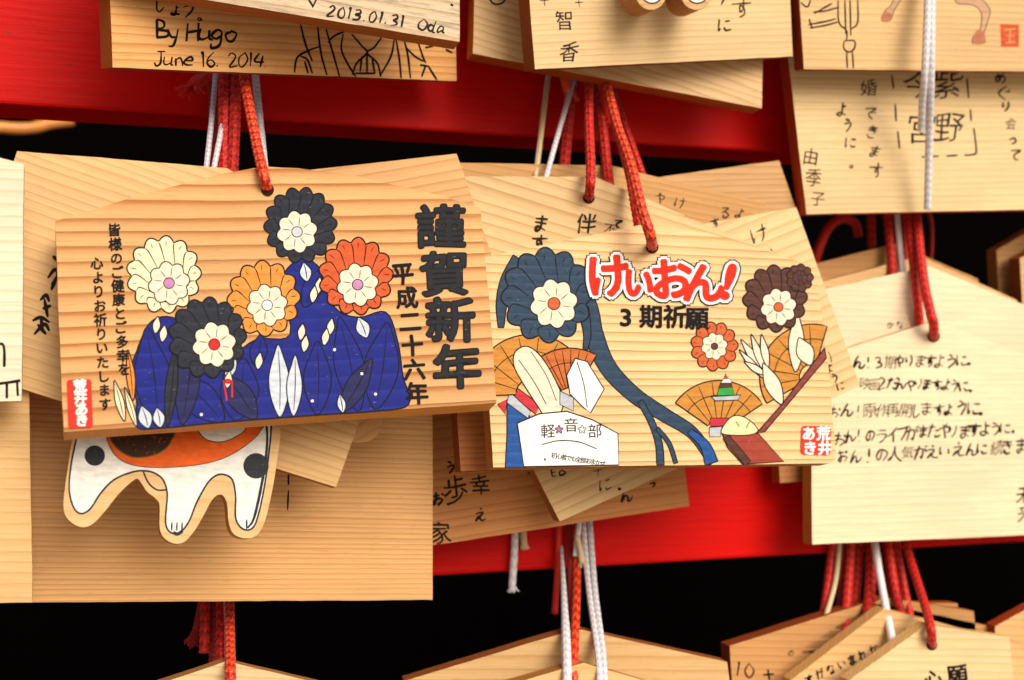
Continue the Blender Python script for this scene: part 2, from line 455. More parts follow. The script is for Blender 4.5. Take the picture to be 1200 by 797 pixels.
    def latin(s, st, p0, p1, size, m=None, w=1.8):
        adv = [0.45 if ch in ' .1!' else .78 for ch in st]; tot = sum(adv); x = 0; rnd = random.Random(len(st)*7)
        rot = math.degrees(math.atan2(p1[1]-p0[1], p1[0]-p0[0]))
        for ch, a_ in zip(st, adv):
            t = (x+a_/2)/tot; x += a_
            if ch != ' ': s.pen(ch, (p0[0]+(p1[0]-p0[0])*t, p0[1]+(p1[1]-p0[1])*t+rnd.uniform(-.05, .05)*size), size, m or INK, rot+rnd.uniform(-5, 5), w, rnd)
        return s
    def text(s, st, p0, p1, size, m=None, rot=0.0, bold=0.0, jit=1.0, shear=0.0, warp=0.05, sx=1.0):
        n = len(st); rnd = random.Random(sum(ord(c) for c in st)+int(p0[0]))
        for i, ch in enumerate(st):
            t = i/max(1, n-1)
            c = (p0[0]+(p1[0]-p0[0])*t+rnd.uniform(-.06, .06)*size*jit, p0[1]+(p1[1]-p0[1])*t+rnd.uniform(-.06, .06)*size*jit)
            kj = 0.84 if (jit > 1.2 and ord(ch) > 0x4e00) else 1.0
            s.char(ch, c, size*kj*(1+rnd.uniform(-.1, .08)*jit), m or INK, rot+rnd.uniform(-5, 5)*jit, bold, shear, sx, warp, rnd.uniform(0, 50))
        return s
    def run(s, st, p0, p1, size, m=None, bold=0.0, shear=0.12, warp=0.04):
        """latin writing: letters set by their own widths between two points"""
        adv = []
        for ch in st:
            if ch == ' ': adv.append(0.32); continue
            vs, _ = glyph(ch); adv.append(max(v[0] for v in vs)-min(v[0] for v in vs)+0.12)
        tot = sum(adv); x = 0; rot = math.degrees(math.atan2(p1[1]-p0[1], p1[0]-p0[0])); rnd = random.Random(len(st))
        L = math.hypot(p1[0]-p0[0], p1[1]-p0[1])
        for ch, a_ in zip(st, adv):
            t = (x+a_/2)/tot; x += a_
            if ch == ' ': continue
            c = (p0[0]+(p1[0]-p0[0])*t, p0[1]+(p1[1]-p0[1])*t+rnd.uniform(-.05, .05)*size)
            s.char(ch, c, size*rnd.uniform(.92, 1.08), m or INK, rot+rnd.uniform(-5, 5), bold, shear, L/tot/size, warp, rnd.uniform(0, 50))
        return s
    def build(s):
        s.P.ztop = s.z+0.6e-6
        me = bpy.data.meshes.new(s.name); me.from_pydata(s.v, [], s.f)
        for m in s.mats: me.materials.append(m)
        me.polygons.foreach_set('material_index', s.mi)
        bm = bmesh.new(); bm.from_mesh(me)
        for f in bm.faces:
            if f.normal.z < 0: f.normal_flip()
        bm.to_mesh(me); bm.free()
        o = link(bpy.data.objects.new(s.name, me), s.parent or s.P.root)
        if s.label: o['label'] = s.label
        return o

# ------------------------------------------------------------------ cords
def tube(pts, radius, name, mat, braid=0.0, pitch=0.0017, sides=12, step=None, taper=None, org=None):
    P = [Vector(p) for p in pts]
    fine = smooth_open(P, 24)
    step = step or (0.0002 if braid else 0.0012)
    res = [fine[0]]; acc = 0.0; S = [0.0]; tot = 0
    for a_, b_ in zip(fine, fine[1:]):
        d = (b_-a_).length; tot += d
        while acc + d >= step:
            k = (step-acc)/d; a_ = a_.lerp(b_, k); d *= (1-k); acc = 0.0
            res.append(a_.copy()); S.append(S[-1]+step)
        acc += d
    res.append(fine[-1]); S.append(S[-1]+acc)
    v, f, par = [], [], []; n = len(res)
    up = Vector((0, -1, 0)); sides = 24 if braid else sides
    for i, p in enumerate(res):
        d = (res[min(i+1, n-1)]-res[max(i-1, 0)]).normalized()
        x = (up-d*up.dot(d)).normalized(); y = d.cross(x)
        R = radius*(taper(i/max(1, n-1)) if taper else 1.0)
        R *= 1+0.05*noise.noise(Vector((S[i]*250, p.x*30, 3.3)))
        for j in range(sides):
            th = 2*math.pi*j/sides
            r = R
            if braid:                       # plaited strands: columns of slanting yarns that meet in a V
                tri = abs(((th/(2*math.pi)*4+0.5) % 1.0)-0.5)*2
                ph = abs(math.cos(math.pi*(S[i]/pitch+tri*0.9)))
                par.append(int(math.floor(S[i]/pitch+tri*0.9+0.5)) % 2)
                r = R*(1+braid*(min(1.0, ph*1.5)-0.75))*(1-0.5*braid*max(0, 1-min(tri, 1-tri)*6))
            v.append(p+x*(r*math.cos(th))+y*(r*math.sin(th)))
    for i in range(n-1):
        for j in range(sides):
            k = (j+1) % sides
            f.append((i*sides+j, i*sides+k, (i+1)*sides+k, (i+1)*sides+j))
    f.append(tuple(range(sides-1, -1, -1))); f.append(tuple((n-1)*sides+j for j in range(sides)))
    org = org or P[0]
    me = bpy.data.meshes.new(name); me.from_pydata([q-org for q in v], [], f)
    me.materials.append(mat)
    me.polygons.foreach_set('use_smooth', [True]*len(f))
    if par:
        at_ = me.attributes.new('yarn', 'FLOAT', 'POINT'); at_.data.foreach_set('value', [float(q) for q in par])
    return me, org
CG = 'hanging cords tied to the rack'
PXM = 0.000279
def cord(label, path, wpx, mat, braid=0.0, pitch=0.0017, parent=None, fray=None, name='hanging_cord', taper=None, group=CG, knot=False):
    """path: (px, py, depth) triples; wpx: width in photo pixels"""
    pts = [at(*p) for p in path]
    rad = wpx*0.5*PXM*(pts[0].length/0.42)
    me, org = tube(pts, rad, name, mat, braid, pitch, taper=taper)
    if parent is not None:
        P = parent
        me.transform(P.Mi @ Matrix.Translation(org)); o = link(bpy.data.objects.new('cord', me), P.root); me.name = 'cord'
    else:
        o = link(bpy.data.objects.new(name, me)); o.location = org
        tag(o, label, 'cord', group)
    if fray:
        tuft_on(o, pts[-1]-(org if parent is None else Vector()), (pts[-1]-pts[-2]).normalized(), rad, mat, fray, parent)
    return o
def tuft_on(o, p, d, rad, mat, length, parent=None, n=26):
    v, f = [], []; rnd = random.Random(int(abs(p.x)*1e5)+n)
    org = Vector((0, 0, 0))
    for i in range(n):
        th = rnd.uniform(0, 6.283); sp = rnd.uniform(0.05, 0.6)
        side = Vector((math.cos(th), math.sin(th), 0))
        a_ = p+side*rad*0.6*rnd.random()-d*rad*0.8
        b_ = a_+(d+side*sp).normalized()*length*rnd.uniform(.6, 1.0)
        c_ = b_+(d*0.7+side*sp*1.4).normalized()*length*0.35
        me, _ = tube([a_, (a_+b_)/2+side*0.0001, b_, c_], rad*0.16, 'strand', mat, sides=5, step=0.0008, org=org)
        b0 = len(v); v += [w.co.copy() for w in me.vertices]; f += [tuple(b0+k for k in q.vertices) for q in me.polygons]
        bpy.data.meshes.remove(me)
    me = bpy.data.meshes.new('frayed_end'); me.from_pydata(v, [], f); me.materials.append(mat)
    if parent is not None: me.transform(parent.Mi)
    link(bpy.data.objects.new('frayed_end', me), o)
def hole(P, px, r=6.0):  # flat dark disc: the shade inside the hole painted on the board
    pts = [(px[0]+r*math.cos(i*math.pi/8), px[1]+r*math.sin(i*math.pi/8)) for i in range(16)]
    A = Art(P, 'cord_hole'); A.fill(pts, HOLE, smooth=False); return A.build()
HOLE = plain('hole_shadow_wood', (0.03, 0.012, 0.006), 0.9, 0.1)

# ================================================================== SETTING
def box(name, x0, x1, y0, y1, z0, z1, mat, parent=None, bev=0.0):
    bm = bmesh.new(); bmesh.ops.create_cube(bm, size=1)
    c = Vector(((x0+x1)/2, (y0+y1)/2, (z0+z1)/2))
    for w in bm.verts: w.co = Vector((w.co.x*(x1-x0), w.co.y*(y1-y0), w.co.z*(z1-z0)))
    if bev: bmesh.ops.bevel(bm, geom=bm.edges[:], offset=bev, segments=2, profile=.5, affect='EDGES')
    me = bpy.data.meshes.new(name); bm.to_mesh(me); bm.free(); me.materials.append(mat)
    o = link(bpy.data.objects.new(name, me), parent); o.location = c; return o
g = box('ground', -60, 60, -60, 60, -1.45, -1.35, BOUNCE_TAN); g['kind'] = 'structure'  # unseen ground added to bounce warm light onto the plaque undersides
wl = box('wall', -2.2, 3.4, 0.95, 1.0, -1.34, 1.1, DARK)  # backdrop added to keep the gaps behind the rails black
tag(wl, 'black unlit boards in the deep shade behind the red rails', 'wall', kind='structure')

YB = 0.476
rack = bpy.data.objects.new('plaque_rack', None); link(rack); rack.location = (0.2, YB, -0.35)
tag(rack, 'red painted timber rack with two horizontal rails behind the plaques', 'rack')
z1 = at(300, 140.5, YB).z; z2 = at(700, 664, YB).z
def rail(zb, h, x0, x1):
    o = box('rail', x0, x1, YB, YB+0.028, zb, zb+h, LACQUER, None, 0.0012)
    o.parent = rack; o.location = Vector(o.location)-rack.location
rail(z1, 0.062, -0.75, 1.5); rail(z2, 0.062, -0.75, 1.5)
for px_ in (-0.72, 1.44):
    o = box('post', px_, px_+0.05, YB+0.029, YB+0.08, -1.34, 0.5, LACQUER, None, 0.0015); o.parent = rack; o.location = Vector(o.location)-rack.location

# ================================================================== PLAQUES
HON = (0.60, 0.355, 0.155); HOND = (0.40, 0.185, 0.062)
PALE = (0.66, 0.50, 0.29); PALED = (0.50, 0.32, 0.145)
CRM = (0.72, 0.60, 0.40); CRMD = (0.60, 0.45, 0.25)
MID = (0.56, 0.34, 0.15); MIDD = (0.42, 0.21, 0.075)
BRN = (0.45, 0.22, 0.075); BRND = (0.32, 0.13, 0.04)

# ---- upper row
w_hugo = wood('honey_pine_fine', (0.66, 0.37, 0.14), (0.50, 0.22, 0.065), 0.0026, 1.0, 0.9)
T1 = plaque('votive_plaque', 'honey coloured plaque signed By Hugo with a black ink line drawing, at the upper left', [(132, 79), (535, 95), (531, -180), (328, -240), (122, -185)], 0.428, (330, 60), -7, w_hugo, yaw=20, thick=0.009, parts=True)
A = Art(T1, 'inscription'); A.latin('By Hugo', (183, 35), (280, 38), 25, INK, 3.3); A.build()
A = Art(T1, 'inscription'); A.latin('June 16. 2014.', (182, 69), (318, 71), 19, INK, 2.5); A.build()
A = Art(T1, 'inscription'); A.hand('しょう。', (188, 6), (238, 14), 22, INK, 0, 2.4); A.build()
A = Art(T1, 'ink_drawing')
for s_ in ([(352, 28), (358, 52), (366, 72)], [(372, 30), (376, 62), (383, 88)], [(382, 34), (390, 62), (398, 90)], [(345, 85), (348, 68), (360, 60), (376, 54)], [(384, 50), (392, 42), (406, 36)],
           [(352, 66), (360, 70), (366, 86)], [(357, 72), (361, 86)], [(412, 40), (424, 54), (430, 62), (418, 74), (413, 88)], [(447, 44), (438, 56), (430, 62), (442, 74), (446, 90)],
           [(402, 40), (400, 58), (408, 76), (417, 90)], [(424, 66), (422, 84)], [(430, 64), (430, 86)], [(436, 68), (439, 86)], [(416, 86), (440, 86)], [(462, 46), (458, 66), (446, 88)],
           [(464, 46), (468, 70), (470, 92)], [(474, 48), (478, 66), (481, 92)], [(476, 56), (486, 66), (496, 72)], [(490, 50), (496, 68), (499, 74)], [(499, 76), (494, 90)], [(502, 78), (512, 94)], [(492, 76), (503, 78)], [(498, 56), (508, 54)], [(522, 58), (530, 62)]):
    A.stroke(s_, 2.6, INK, taper=.3)
A.build()

w_oda = wood('weathered_pale_pine', (0.60, 0.46, 0.30), (0.42, 0.30, 0.18), 0.0042, 0.8, 0.8, grey=0.75, bump=0.5, side=(0.40, 0.14, 0.04))
T0 = plaque('votive_plaque', 'weathered greyish plaque dated 2013.01.31, tilted in front of the one signed By Hugo', [(104, -23), (538.5, 49), (540, -215), (330, -300), (112, -285)], 0.400, (330, 10), 8, w_oda, parts=True)
A = Art(T0, 'inscription'); A.latin('2013.01.31  Oda', (384, 12), (525, 33), 15, INK_THIN, 2.5); A.build()
A = Art(T0, 'inscription'); A.stroke([(362, 0), (367, 8)], 2.4); A.stroke([(372, -3), (366, 9)], 2.0); A.build(); A = Art(T0, 'inscription'); A.stroke([(528, 5), (531, 7)], 2.6); A.build()

w_t2 = wood('pale_ringed_pine', (0.62, 0.44, 0.23), (0.47, 0.28, 0.12), 0.0030, 1.0, 1.6, slope=0.12, side=(0.42, 0.10, 0.02))
T2 = plaque('votive_plaque', 'plaque slanting down behind the one with brush written names', [(554, 63), (893, 127), (897, -105), (745, -170), (561, -165)], 0.441, (720, 90), 5, w_t2, thick=0.0075, parts=True)
A = Art(T2, 'inscription'); A.stroke([(572, -4), (578, 4), (588, 4), (594, -4)], 2.4); A.stroke([(576, -2), (590, -1)], 1.8); A.build()

w_t3 = wood('pale_pine_plain', (0.66, 0.49, 0.265), (0.54, 0.36, 0.165), 0.0024, 0.8, 0.8, side=(0.26, 0.06, 0.014))
T3 = plaque('votive_plaque', 'pale plaque with brush written names and two round wooden feet hanging before it', [(627, 81), (929, 66), (918, -180), (755, -225), (606, -180)], 0.425, (770, 40), -5, w_t3, yaw=9, thick=0.0078, parts=True)
for ch, c, sz in (('智', (660, 24), 24), ('香', (665, 61), 25), ('に', (849, 29), 19), ('す', (869, 9), 26), ('り', (846, -2), 18), ('十', (637, 1), 14), ('十', (678, 3), 12)):
    A = Art(T3, 'inscription'); A.pen(ch, c, sz, INK_THIN, -4, 2.4); A.build()
# a cut-out charm hanging in front of it: only its two round feet come into view
w_ch = wood('charm_wood', (0.60, 0.38, 0.17), (0.46, 0.24, 0.09), 0.003, 0.7, 0.5, side=(0.42, 0.20, 0.075))
def ring_pts(c, r, n=20, a0=0.0, a1=2*math.pi, squash=1.0):
    return [(c[0]+r*math.cos(a0+(a1-a0)*i/n), c[1]+r*squash*math.sin(a0+(a1-a0)*i/n)) for i in range(n)]
foot = lambda cx: [(cx+18*math.cos(t*math.pi/9), -6+18*math.sin(t*math.pi/9)) for t in range(9, -1, -1)]
CH = plaque('cutout_charm', 'cut out wooden charm with two round feet at the top edge of the photo', [(742, -120), (742, -8)]+foot(763)[1:-1]+[(783, -8), (786, -40), (794, -40), (796, -8)]+foot(816)[1:-1]+[(837, -8), (840, -120), (790, -150)], 0.405, (790, 0), -3, w_ch, thick=0.012, parts=True, edge=(0, -2), cat='charm')
for cx in (764, 817):
    A = Art(CH, 'painted_foot'); A.fill(ring_pts((cx, -9), 13), paint('foot_white', (0.75, 0.74, 0.72)), smooth=False, line=1.6)
    A.fill(ring_pts((cx, -8), 6), paint('foot_blue', (0.10, 0.16, 0.26)), smooth=False); A.build()

w_t5 = wood('clear_pine_warm', (0.66, 0.46, 0.225), (0.54, 0.33, 0.14), 0.0023, 0.9, 0.5, side=(0.30, 0.045, 0.012))
T5 = plaque('votive_plaque', 'plaque with a square red seal and an ink drawn pole, at the upper right', [(942, 81), (1325, 85), (1322, -160), (1125, -225), (925, -190)], 0.432, (1070, 40), -6, w_t5, parts=True)
A = Art(T5, 'ink_drawing')
for s_ in ([(982, 0), (983, 26), (992, 36), (992, 47)], [(1005, 0), (1005, 26), (998, 34)], [(990, 0), (991, 40)], [(996, 0), (997, 42)], [(989, 48), (1001, 48), (1001, 57), (995, 61), (989, 57), (989, 48)], [(992, 61), (993, 80)], [(999, 61), (1000, 80)],
           [(953, 14), (966, 13), (982, 9)], [(954, 16), (968, 8), (975, 4)], [(947, 29), (964, 26), (980, 22)], [(949, 33), (966, 30), (982, 26)], [(948, 22), (952, 34)], [(938, 3), (946, 8), (950, 0)]):
    A.stroke(s_, 2.1, INK, taper=.3)
A.build()
sk = paint('faded_rose', (0.54, 0.34, 0.22), w_t5); skb = paint('faded_brick', (0.44, 0.18, 0.10), w_t5)
A = Art(T5, 'painted_leg')
A.fill([(1050, -6), (1056, -2), (1048, 12), (1043, 24), (1033, 24), (1036, 14), (1044, 6)], sk, line=.8, lm=INK_THIN); A.fill([(1036, 14), (1044, 16), (1043, 24), (1033, 25)], skb)
A.build(); A = Art(T5, 'painted_leg')
A.fill([(1120, -6), (1146, -4), (1158, 8), (1160, 16), (1153, 40), (1154, 50), (1140, 51), (1141, 42), (1148, 36), (1150, 16), (1140, 6), (1122, 4)], sk, line=.9, lm=INK_THIN); A.fill([(1144, 36), (1153, 38), (1154, 50), (1140, 51)], skb)
A.build()
A = Art(T5, 'seal_stamp'); A.fill([(1172, 28), (1194, 29), (1194, 55), (1173, 55)], paint('faded_seal_red', (0.56, 0.10, 0.035), w_t5), smooth=False)
for s_ in ([(1177, 35), (1190, 34)], [(1178, 42), (1189, 42)], [(1184, 34), (1183, 50)], [(1178, 50), (1190, 49)]): A.stroke(s_, 1.6, paint('seal_gap', (0.6, 0.30, 0.14), w_t5))
A.build()

w_t6 = wood('pale_pine_even', (0.68, 0.51, 0.275), (0.57, 0.39, 0.18), 0.0026, 0.8, 0.5, side=(0.42, 0.055, 0.014))
T6 = plaque('votive_plaque', 'pale plaque with vertical handwriting and a dashed frame, below the plaque with the red seal', [(945, 251), (1330, 243), (1318, 8), (1110, -30), (918, 18)], 0.449, (1070, 170), 0, w_t6, parts=True)
for st, p0, p1, sz in (('由季子', (949, 182), (957, 232), 21), ('ように。', (988, 128), (1002, 188), 19), ('婚', (1015, 104), (1015, 104), 24), ('できます', (1020, 133), (1027, 200), 18), ('めぐり会って', (1172, 90), (1190, 180), 17)):
    A = Art(T6, 'inscription'); A.hand(st, p0, p1, sz, INK_THIN, 3, 2.2); A.build()
A = Art(T6, 'shrine_mark')
for st, p0, p1, sz in (('今宮', (1074, 97), (1078, 150), 38), ('紫野', (1108, 97), (1111, 150), 38)): A.hand(st, p0, p1, sz, INK_THIN, 0, 2.2, .4)
for s_ in ([(1045, 88), (1047, 104)], [(1049, 122), (1050, 142)], [(1052, 154), (1054, 174)], [(1080, 184), (1100, 183)], [(1109, 183), (1122, 182)], [(1130, 182), (1141, 181), (1144, 176), (1141, 150)], [(1138, 142), (1137, 128)], [(1135, 115), (1133, 92)]):
    A.stroke(s_, 2.2, INK_THIN, taper=.2)
A.build()

# ---- middle row, left
w_l1 = wood('bleached_cream_pine', (0.74, 0.66, 0.50), (0.62, 0.52, 0.36), 0.0034, 0.8, 0.3)
L1 = plaque('votive_plaque', 'bleached cream plaque with black marker letters cut off by the left edge', [(-410, 478), (25, 470), (28, 192), (-170, 140), (-400, 200)], 0.390, (0, 330), 4, w_l1, parts=True)
A = Art(L1, 'inscription'); A.stroke([(-7, 404), (-6, 428)], 3.4); A.stroke([(-6, 406), (2, 403), (5, 410), (5, 430)], 3.4); A.build()
A = Art(L1, 'inscription'); A.stroke([(-10, 450), (-9, 470)], 3.2); A.stroke([(-3, 450), (12, 448), (24, 446)], 3.4); A.stroke([(8, 450), (8, 467)], 3.2); A.stroke([(20, 448), (21, 464)], 3.0); A.build()
w_l2 = wood('honey_pine_plain', (0.64, 0.42, 0.19), (0.53, 0.31, 0.12), 0.0034, 0.7, 0.4)
L2 = plaque('votive_plaque', 'plain honey coloured plaque at the left edge below the bleached one', [(-390, 712), (38, 706), (34, 428), (-170, 375), (-390, 440)], 0.404, (0, 600), 3, w_l2)
w_m1 = wood('straw_pine_diagonal', (0.62, 0.41, 0.185), (0.50, 0.29, 0.115), 0.0028, 0.8, 0.9)
M1 = plaque('votive_plaque', 'steeply tilted plaque with dark brush marks behind the five blossom plaque', [(-66, 427), (394, 571), (479, 326), (266, 197), (20, 177)], 0.407, (235, 330), 8, w_m1, thick=0.0062, parts=True)
A = Art(M1, 'inscription')
for s_ in ([(62, 300), (68, 306)], [(56, 326), (64, 316), (68, 322), (60, 334)], [(66, 326), (60, 340)], [(47, 352), (54, 346), (58, 354)], [(50, 362), (60, 358)], [(52, 350), (56, 372)], [(38, 376), (48, 372), (58, 378)], [(44, 380), (54, 392)], [(40, 392), (52, 380), (58, 388)], [(48, 372), (50, 388)]):
    A.stroke(s_, 4.6, INK, taper=.5)
A.build()
w_m2 = wood('fine_ringed_pine', (0.62, 0.36, 0.145), (0.45, 0.21, 0.066), 0.0017, .9, 0.5, side=(0.42, 0.17, 0.05))
M2 = plaque('votive_plaque', 'large plain plaque with fine level grain hanging behind the animal shaped one', [(28, 706), (507, 703), (507, 440), (265, 385), (34, 445)], 0.428, (265, 600), 5, w_m2, parts=True)
A = Art(M2, 'inscription'); A.stroke([(338, 553), (338, 568)], 2.2); A.stroke([(338, 574), (337, 598)], 2.4, taper=.6); A.build()
w_rc = wood('round_charm_wood', (0.62, 0.37, 0.15), (0.50, 0.26, 0.09), 0.0034, 0.7, 0.4, side=(0.66, 0.42, 0.18))
RC = plaque('rounded_charm', 'thin rounded wooden charm peeping out under the five blossom plaque', smooth_closed([(395, 470), (396, 500), (410, 515), (428, 518), (442, 510), (448, 494), (449, 470), (440, 430), (405, 430)], 4), 0.4105, (425, 500), 6, w_rc, thick=0.0045, cat='charm', edge=(12, 16), bev=0.0003)

# animal shaped plaque
w_cat = wood('cutout_beech', (0.64, 0.42, 0.20), (0.55, 0.32, 0.13), 0.005, 0.6, 0.5, side=(0.52, 0.27, 0.09), bump=.12)
cat_out = [(96, 480), (85, 515), (80, 545), (74.5, 585), (76, 603), (86, 614), (98, 618), (110, 613), (124, 598), (140, 578), (158, 562), (164, 564), (172, 576), (182, 584), (187, 592), (187, 618), (192, 630), (204, 637), (216, 635), (228, 622), (238, 605), (250, 584), (260, 580), (266, 590), (268, 612), (274, 626), (288, 631), (301, 627), (310, 612), (318, 580), (324, 545), (329, 500), (322, 450), (200, 430), (110, 450)]
CATP = plaque('animal_shaped_plaque', 'white painted animal shaped plaque with an orange saddle and three legs', smooth_closed(cat_out, 4), 0.3905, (200, 560), 10, w_cat, thick=0.0072, parts=True, edge=(20, 100), bev=0.0007)
cw = paint('animal_white', (0.72, 0.72, 0.70), w_cat, show=.08); co_ = paint('animal_orange', (0.74, 0.12, 0.015), w_cat, show=.1); cb = paint('animal_black', (0.022, 0.026, 0.034), w_cat, show=.1)
A = Art(CATP, 'painted_coat')
A.fill([(98, 490), (86, 530), (81, 570), (86, 594), (95, 602), (106, 596), (118, 578), (134, 562), (156, 553), (172, 552), (184, 556), (192, 564), (196, 580), (194, 612), (200, 624), (212, 623), (222, 610), (230, 590), (242, 568), (252, 558), (262, 556), (272, 562), (276, 580), (276, 606), (282, 618), (292, 621), (300, 612), (308, 580), (314, 540), (317, 490), (300, 462), (200, 450), (120, 464)], cw, line=2.2, lm=cb)
A.stroke([(168, 553), (174, 566), (184, 574), (196, 574)], 2.0, cb); A.stroke([(312, 492), (313, 520), (308, 560), (298, 606), (290, 619)], 3.6, cb, taper=.4)
for x_ in (201, 207, 213): A.stroke([(x_, 622), (x_+.5, 612)], 2.2, cb, taper=.5)
A.stroke([(203, 624), (208, 626), (214, 622)], 4, cb); A.stroke([(289, 620), (289, 609)], 2.2, cb, taper=.4)
A.build()
A = Art(CATP, 'painted_saddle', 0.0004)
A.fill([(121, 490), (128, 522), (140, 538), (160, 546), (190, 548), (230, 545), (262, 537), (288, 522), (306, 504), (310, 480), (210, 462), (140, 470)], co_, line=1.0, lm=cb)
A.build()
A = Art(CATP, 'painted_patch', 0.0006)
A.fill([(128, 505), (134, 522), (150, 534), (168, 536), (188, 530), (200, 518), (204, 500), (180, 480), (140, 484)], paint('animal_dark_brown', (0.045, 0.022, 0.012), w_cat, show=.1), line=1.4, lm=paint('animal_olive', (0.12, 0.11, 0.03), w_cat))
rnd = random.Random(3)
for i in range(46):
    c = (rnd.uniform(134, 198), rnd.uniform(500, 533))
    if (c[0]-166)**2/36**2+(c[1]-502)**2/32**2 < .9: A.stroke([c, (c[0]+rnd.uniform(-4, 4), c[1]+rnd.uniform(-3, 3))], 1.1, paint('animal_rust', (0.30, 0.06, 0.02), w_cat))
A.fill([(232, 500), (240, 514), (258, 518), (276, 512), (288, 500), (270, 480), (246, 482)], cw, line=1.2, lm=cb)
A.build()
for c, r in (((111, 534), 12), ((300, 546), 15)):
    A = Art(CATP, 'painted_spot', 0.0006); A.fill(ring_pts(c, r, 22), cb, smooth=False); A.build()

# ---- second painted plaque's neighbours, from the back forwards
w_c0 = wood('brown_pine_back', (0.56, 0.34, 0.15), (0.44, 0.23, 0.085), 0.0024, 1.0, 0.7, slope=0.05)
plaque('votive_plaque', 'plain plaque leaning left, highest of those behind the red lettered plaque', [(600, 460), (990, 410), (913, 188), (735, 213), (560, 300)], 0.455, (830, 215), 3, w_c0, thick=0.006)
w_c2 = wood('brown_pine_written', (0.50, 0.28, 0.10), (0.40, 0.19, 0.06), 0.003, 0.8, 0.6)
C2 = plaque('votive_plaque', 'brown plaque with small handwriting, its corner between two paler tilted plaques', [(480, 440), (850, 490), (897, 238), (716, 194), (500, 190)], 0.4445, (830, 225), 3, w_c2, thick=0.006, parts=True)
for ch, c in (('や', (773, 232)), ('け', (797, 237)), ('る', (850, 249)), ('よ', (867, 250)), ('、', (805, 250))):
    A = Art(C2, 'inscription'); A.pen(ch, c, 15 if ch != '、' else 10, INK_THIN, 8, 1.7); A.build()
w_c4 = wood('russet_pine', (0.56, 0.25, 0.080), (0.42, 0.15, 0.040), 0.0036, 0.8, 0.8)  # redder base colour: red light bounced off the rail put into the wood
C4 = plaque('votive_plaque', 'long plaque with brush writing hanging low above the lower red rail', [(424, 652), (808, 593), (786, 420), (600, 385), (400, 430)], 0.4455, (650, 600), 5, w_c4, thick=0.0062, parts=True)
for ch, c, sz in (('う', (528, 548), 17), ('歩', (532, 574), 34), ('幸', (561, 568), 26), ('え', (563, 603), 16), ('家', (514, 624), 28), ('お', (513, 584), 18), ('ん', (734, 581), 17), ('っ', (764, 566), 12), ('ラ', (620, 549), 14)):
    A = Art(C4, 'inscription'); A.pen(ch, c, sz, INK_THIN, -6, 2.8); A.build()
w_c3 = wood('pale_ringed_pine_tilted', (0.70, 0.50, 0.26), (0.54, 0.33, 0.135), 0.0042, 0.9, 0.6)
C3 = plaque('votive_plaque', 'pale ringed plaque turned anticlockwise, corners showing above and below the red lettered plaque', [(656, 611), (1008, 452), (933, 243), (722, 281), (555, 412)], 0.4335, (930, 330), 4, w_c3, thick=0.006, parts=True)
for ch, c, sz, r_ in (('け', (889, 274), 24, -18), ('、', (905, 287), 16, -10), ('す', (838, 261), 12, -18), ('L', (883, 277), 10, -18), ('、', (917, 302), 12, 0), ('E', (648, 553), 15, -14), ('o', (660, 552), 13, 0), ('に', (709, 567), 18, -18), ('十', (700, 552), 13, -10), ('。', (728, 568), 14, 0),
                      ('よ', (972, 432), 13, -20), ('う', (978, 443), 13, -20), ('に', (985, 452), 12, -20), ('ノ', (972, 418), 14, -60)):
    A = Art(C3, 'inscription'); A.pen(ch, c, sz, INK_THIN, r_, 2.0); A.build()
w_c1 = wood('pale_diagonal_ringed_pine', (0.66, 0.47, 0.235), (0.48, 0.28, 0.115), 0.0040, 0.9, 0.6)
C1 = plaque('votive_plaque', 'pale plaque with diagonal grain and brush letters directly behind the red lettered plaque', [(476, 445), (832, 532), (884, 288), (697, 207), (522, 207)], 0.4255, (690, 240), 3, w_c1, thick=0.006, parts=True)
for ch, c, sz in (('ま', (634, 262), 22), ('す', (632, 284), 22), ('伴', (686, 262), 25), ('不', (714, 269), 18), ('す', (751, 268), 15), ('て', (724, 262), 12)):
    A = Art(C1, 'inscription'); A.pen(ch, c, sz, INK_THIN, 4, 3.2); A.build()
hole(C1, (690, 232), 7)
w_a2 = wood('amber_ringed_pine', (0.58, 0.335, 0.135), (0.42, 0.20, 0.068), 0.0034, 0.9, 0.9)
plaque('votive_plaque', 'amber plaque whose pointed corner sticks up behind the five blossom plaque', [(238, 502), (617, 415), (535, 180), (356, 200), (170, 300)], 0.4165, (545, 240), 6, w_a2, thick=0.006)
w_c5 = wood('shaded_red_pine', (0.46, 0.17, 0.05), (0.33, 0.09, 0.025), 0.0022, 1.0, 0.3, side=(0.22, 0.05, 0.012))  # darker, redder base colour: shade and red bounce from the rail painted in
plaque('votive_plaque', 'reddish shaded plaque showing only its lower left corner between the two painted plaques', [(540, 552), (925, 541), (925, 440), (730, 410), (533, 445)], 0.415, (550, 520), 8, w_c5)
w_c6 = wood('small_brown_pine', (0.44, 0.20, 0.07), (0.34, 0.13, 0.04), 0.0026, 0.8, 0.5, side=(0.30, 0.09, 0.02))
plaque('votive_plaque', 'brown plaque corner hanging under the red lettered plaque beside the wish list plaque', [(914, 566), (1260, 545), (1255, 370), (1085, 340), (905, 390)], 0.462, (920, 550), 2, w_c6, thick=0.006)

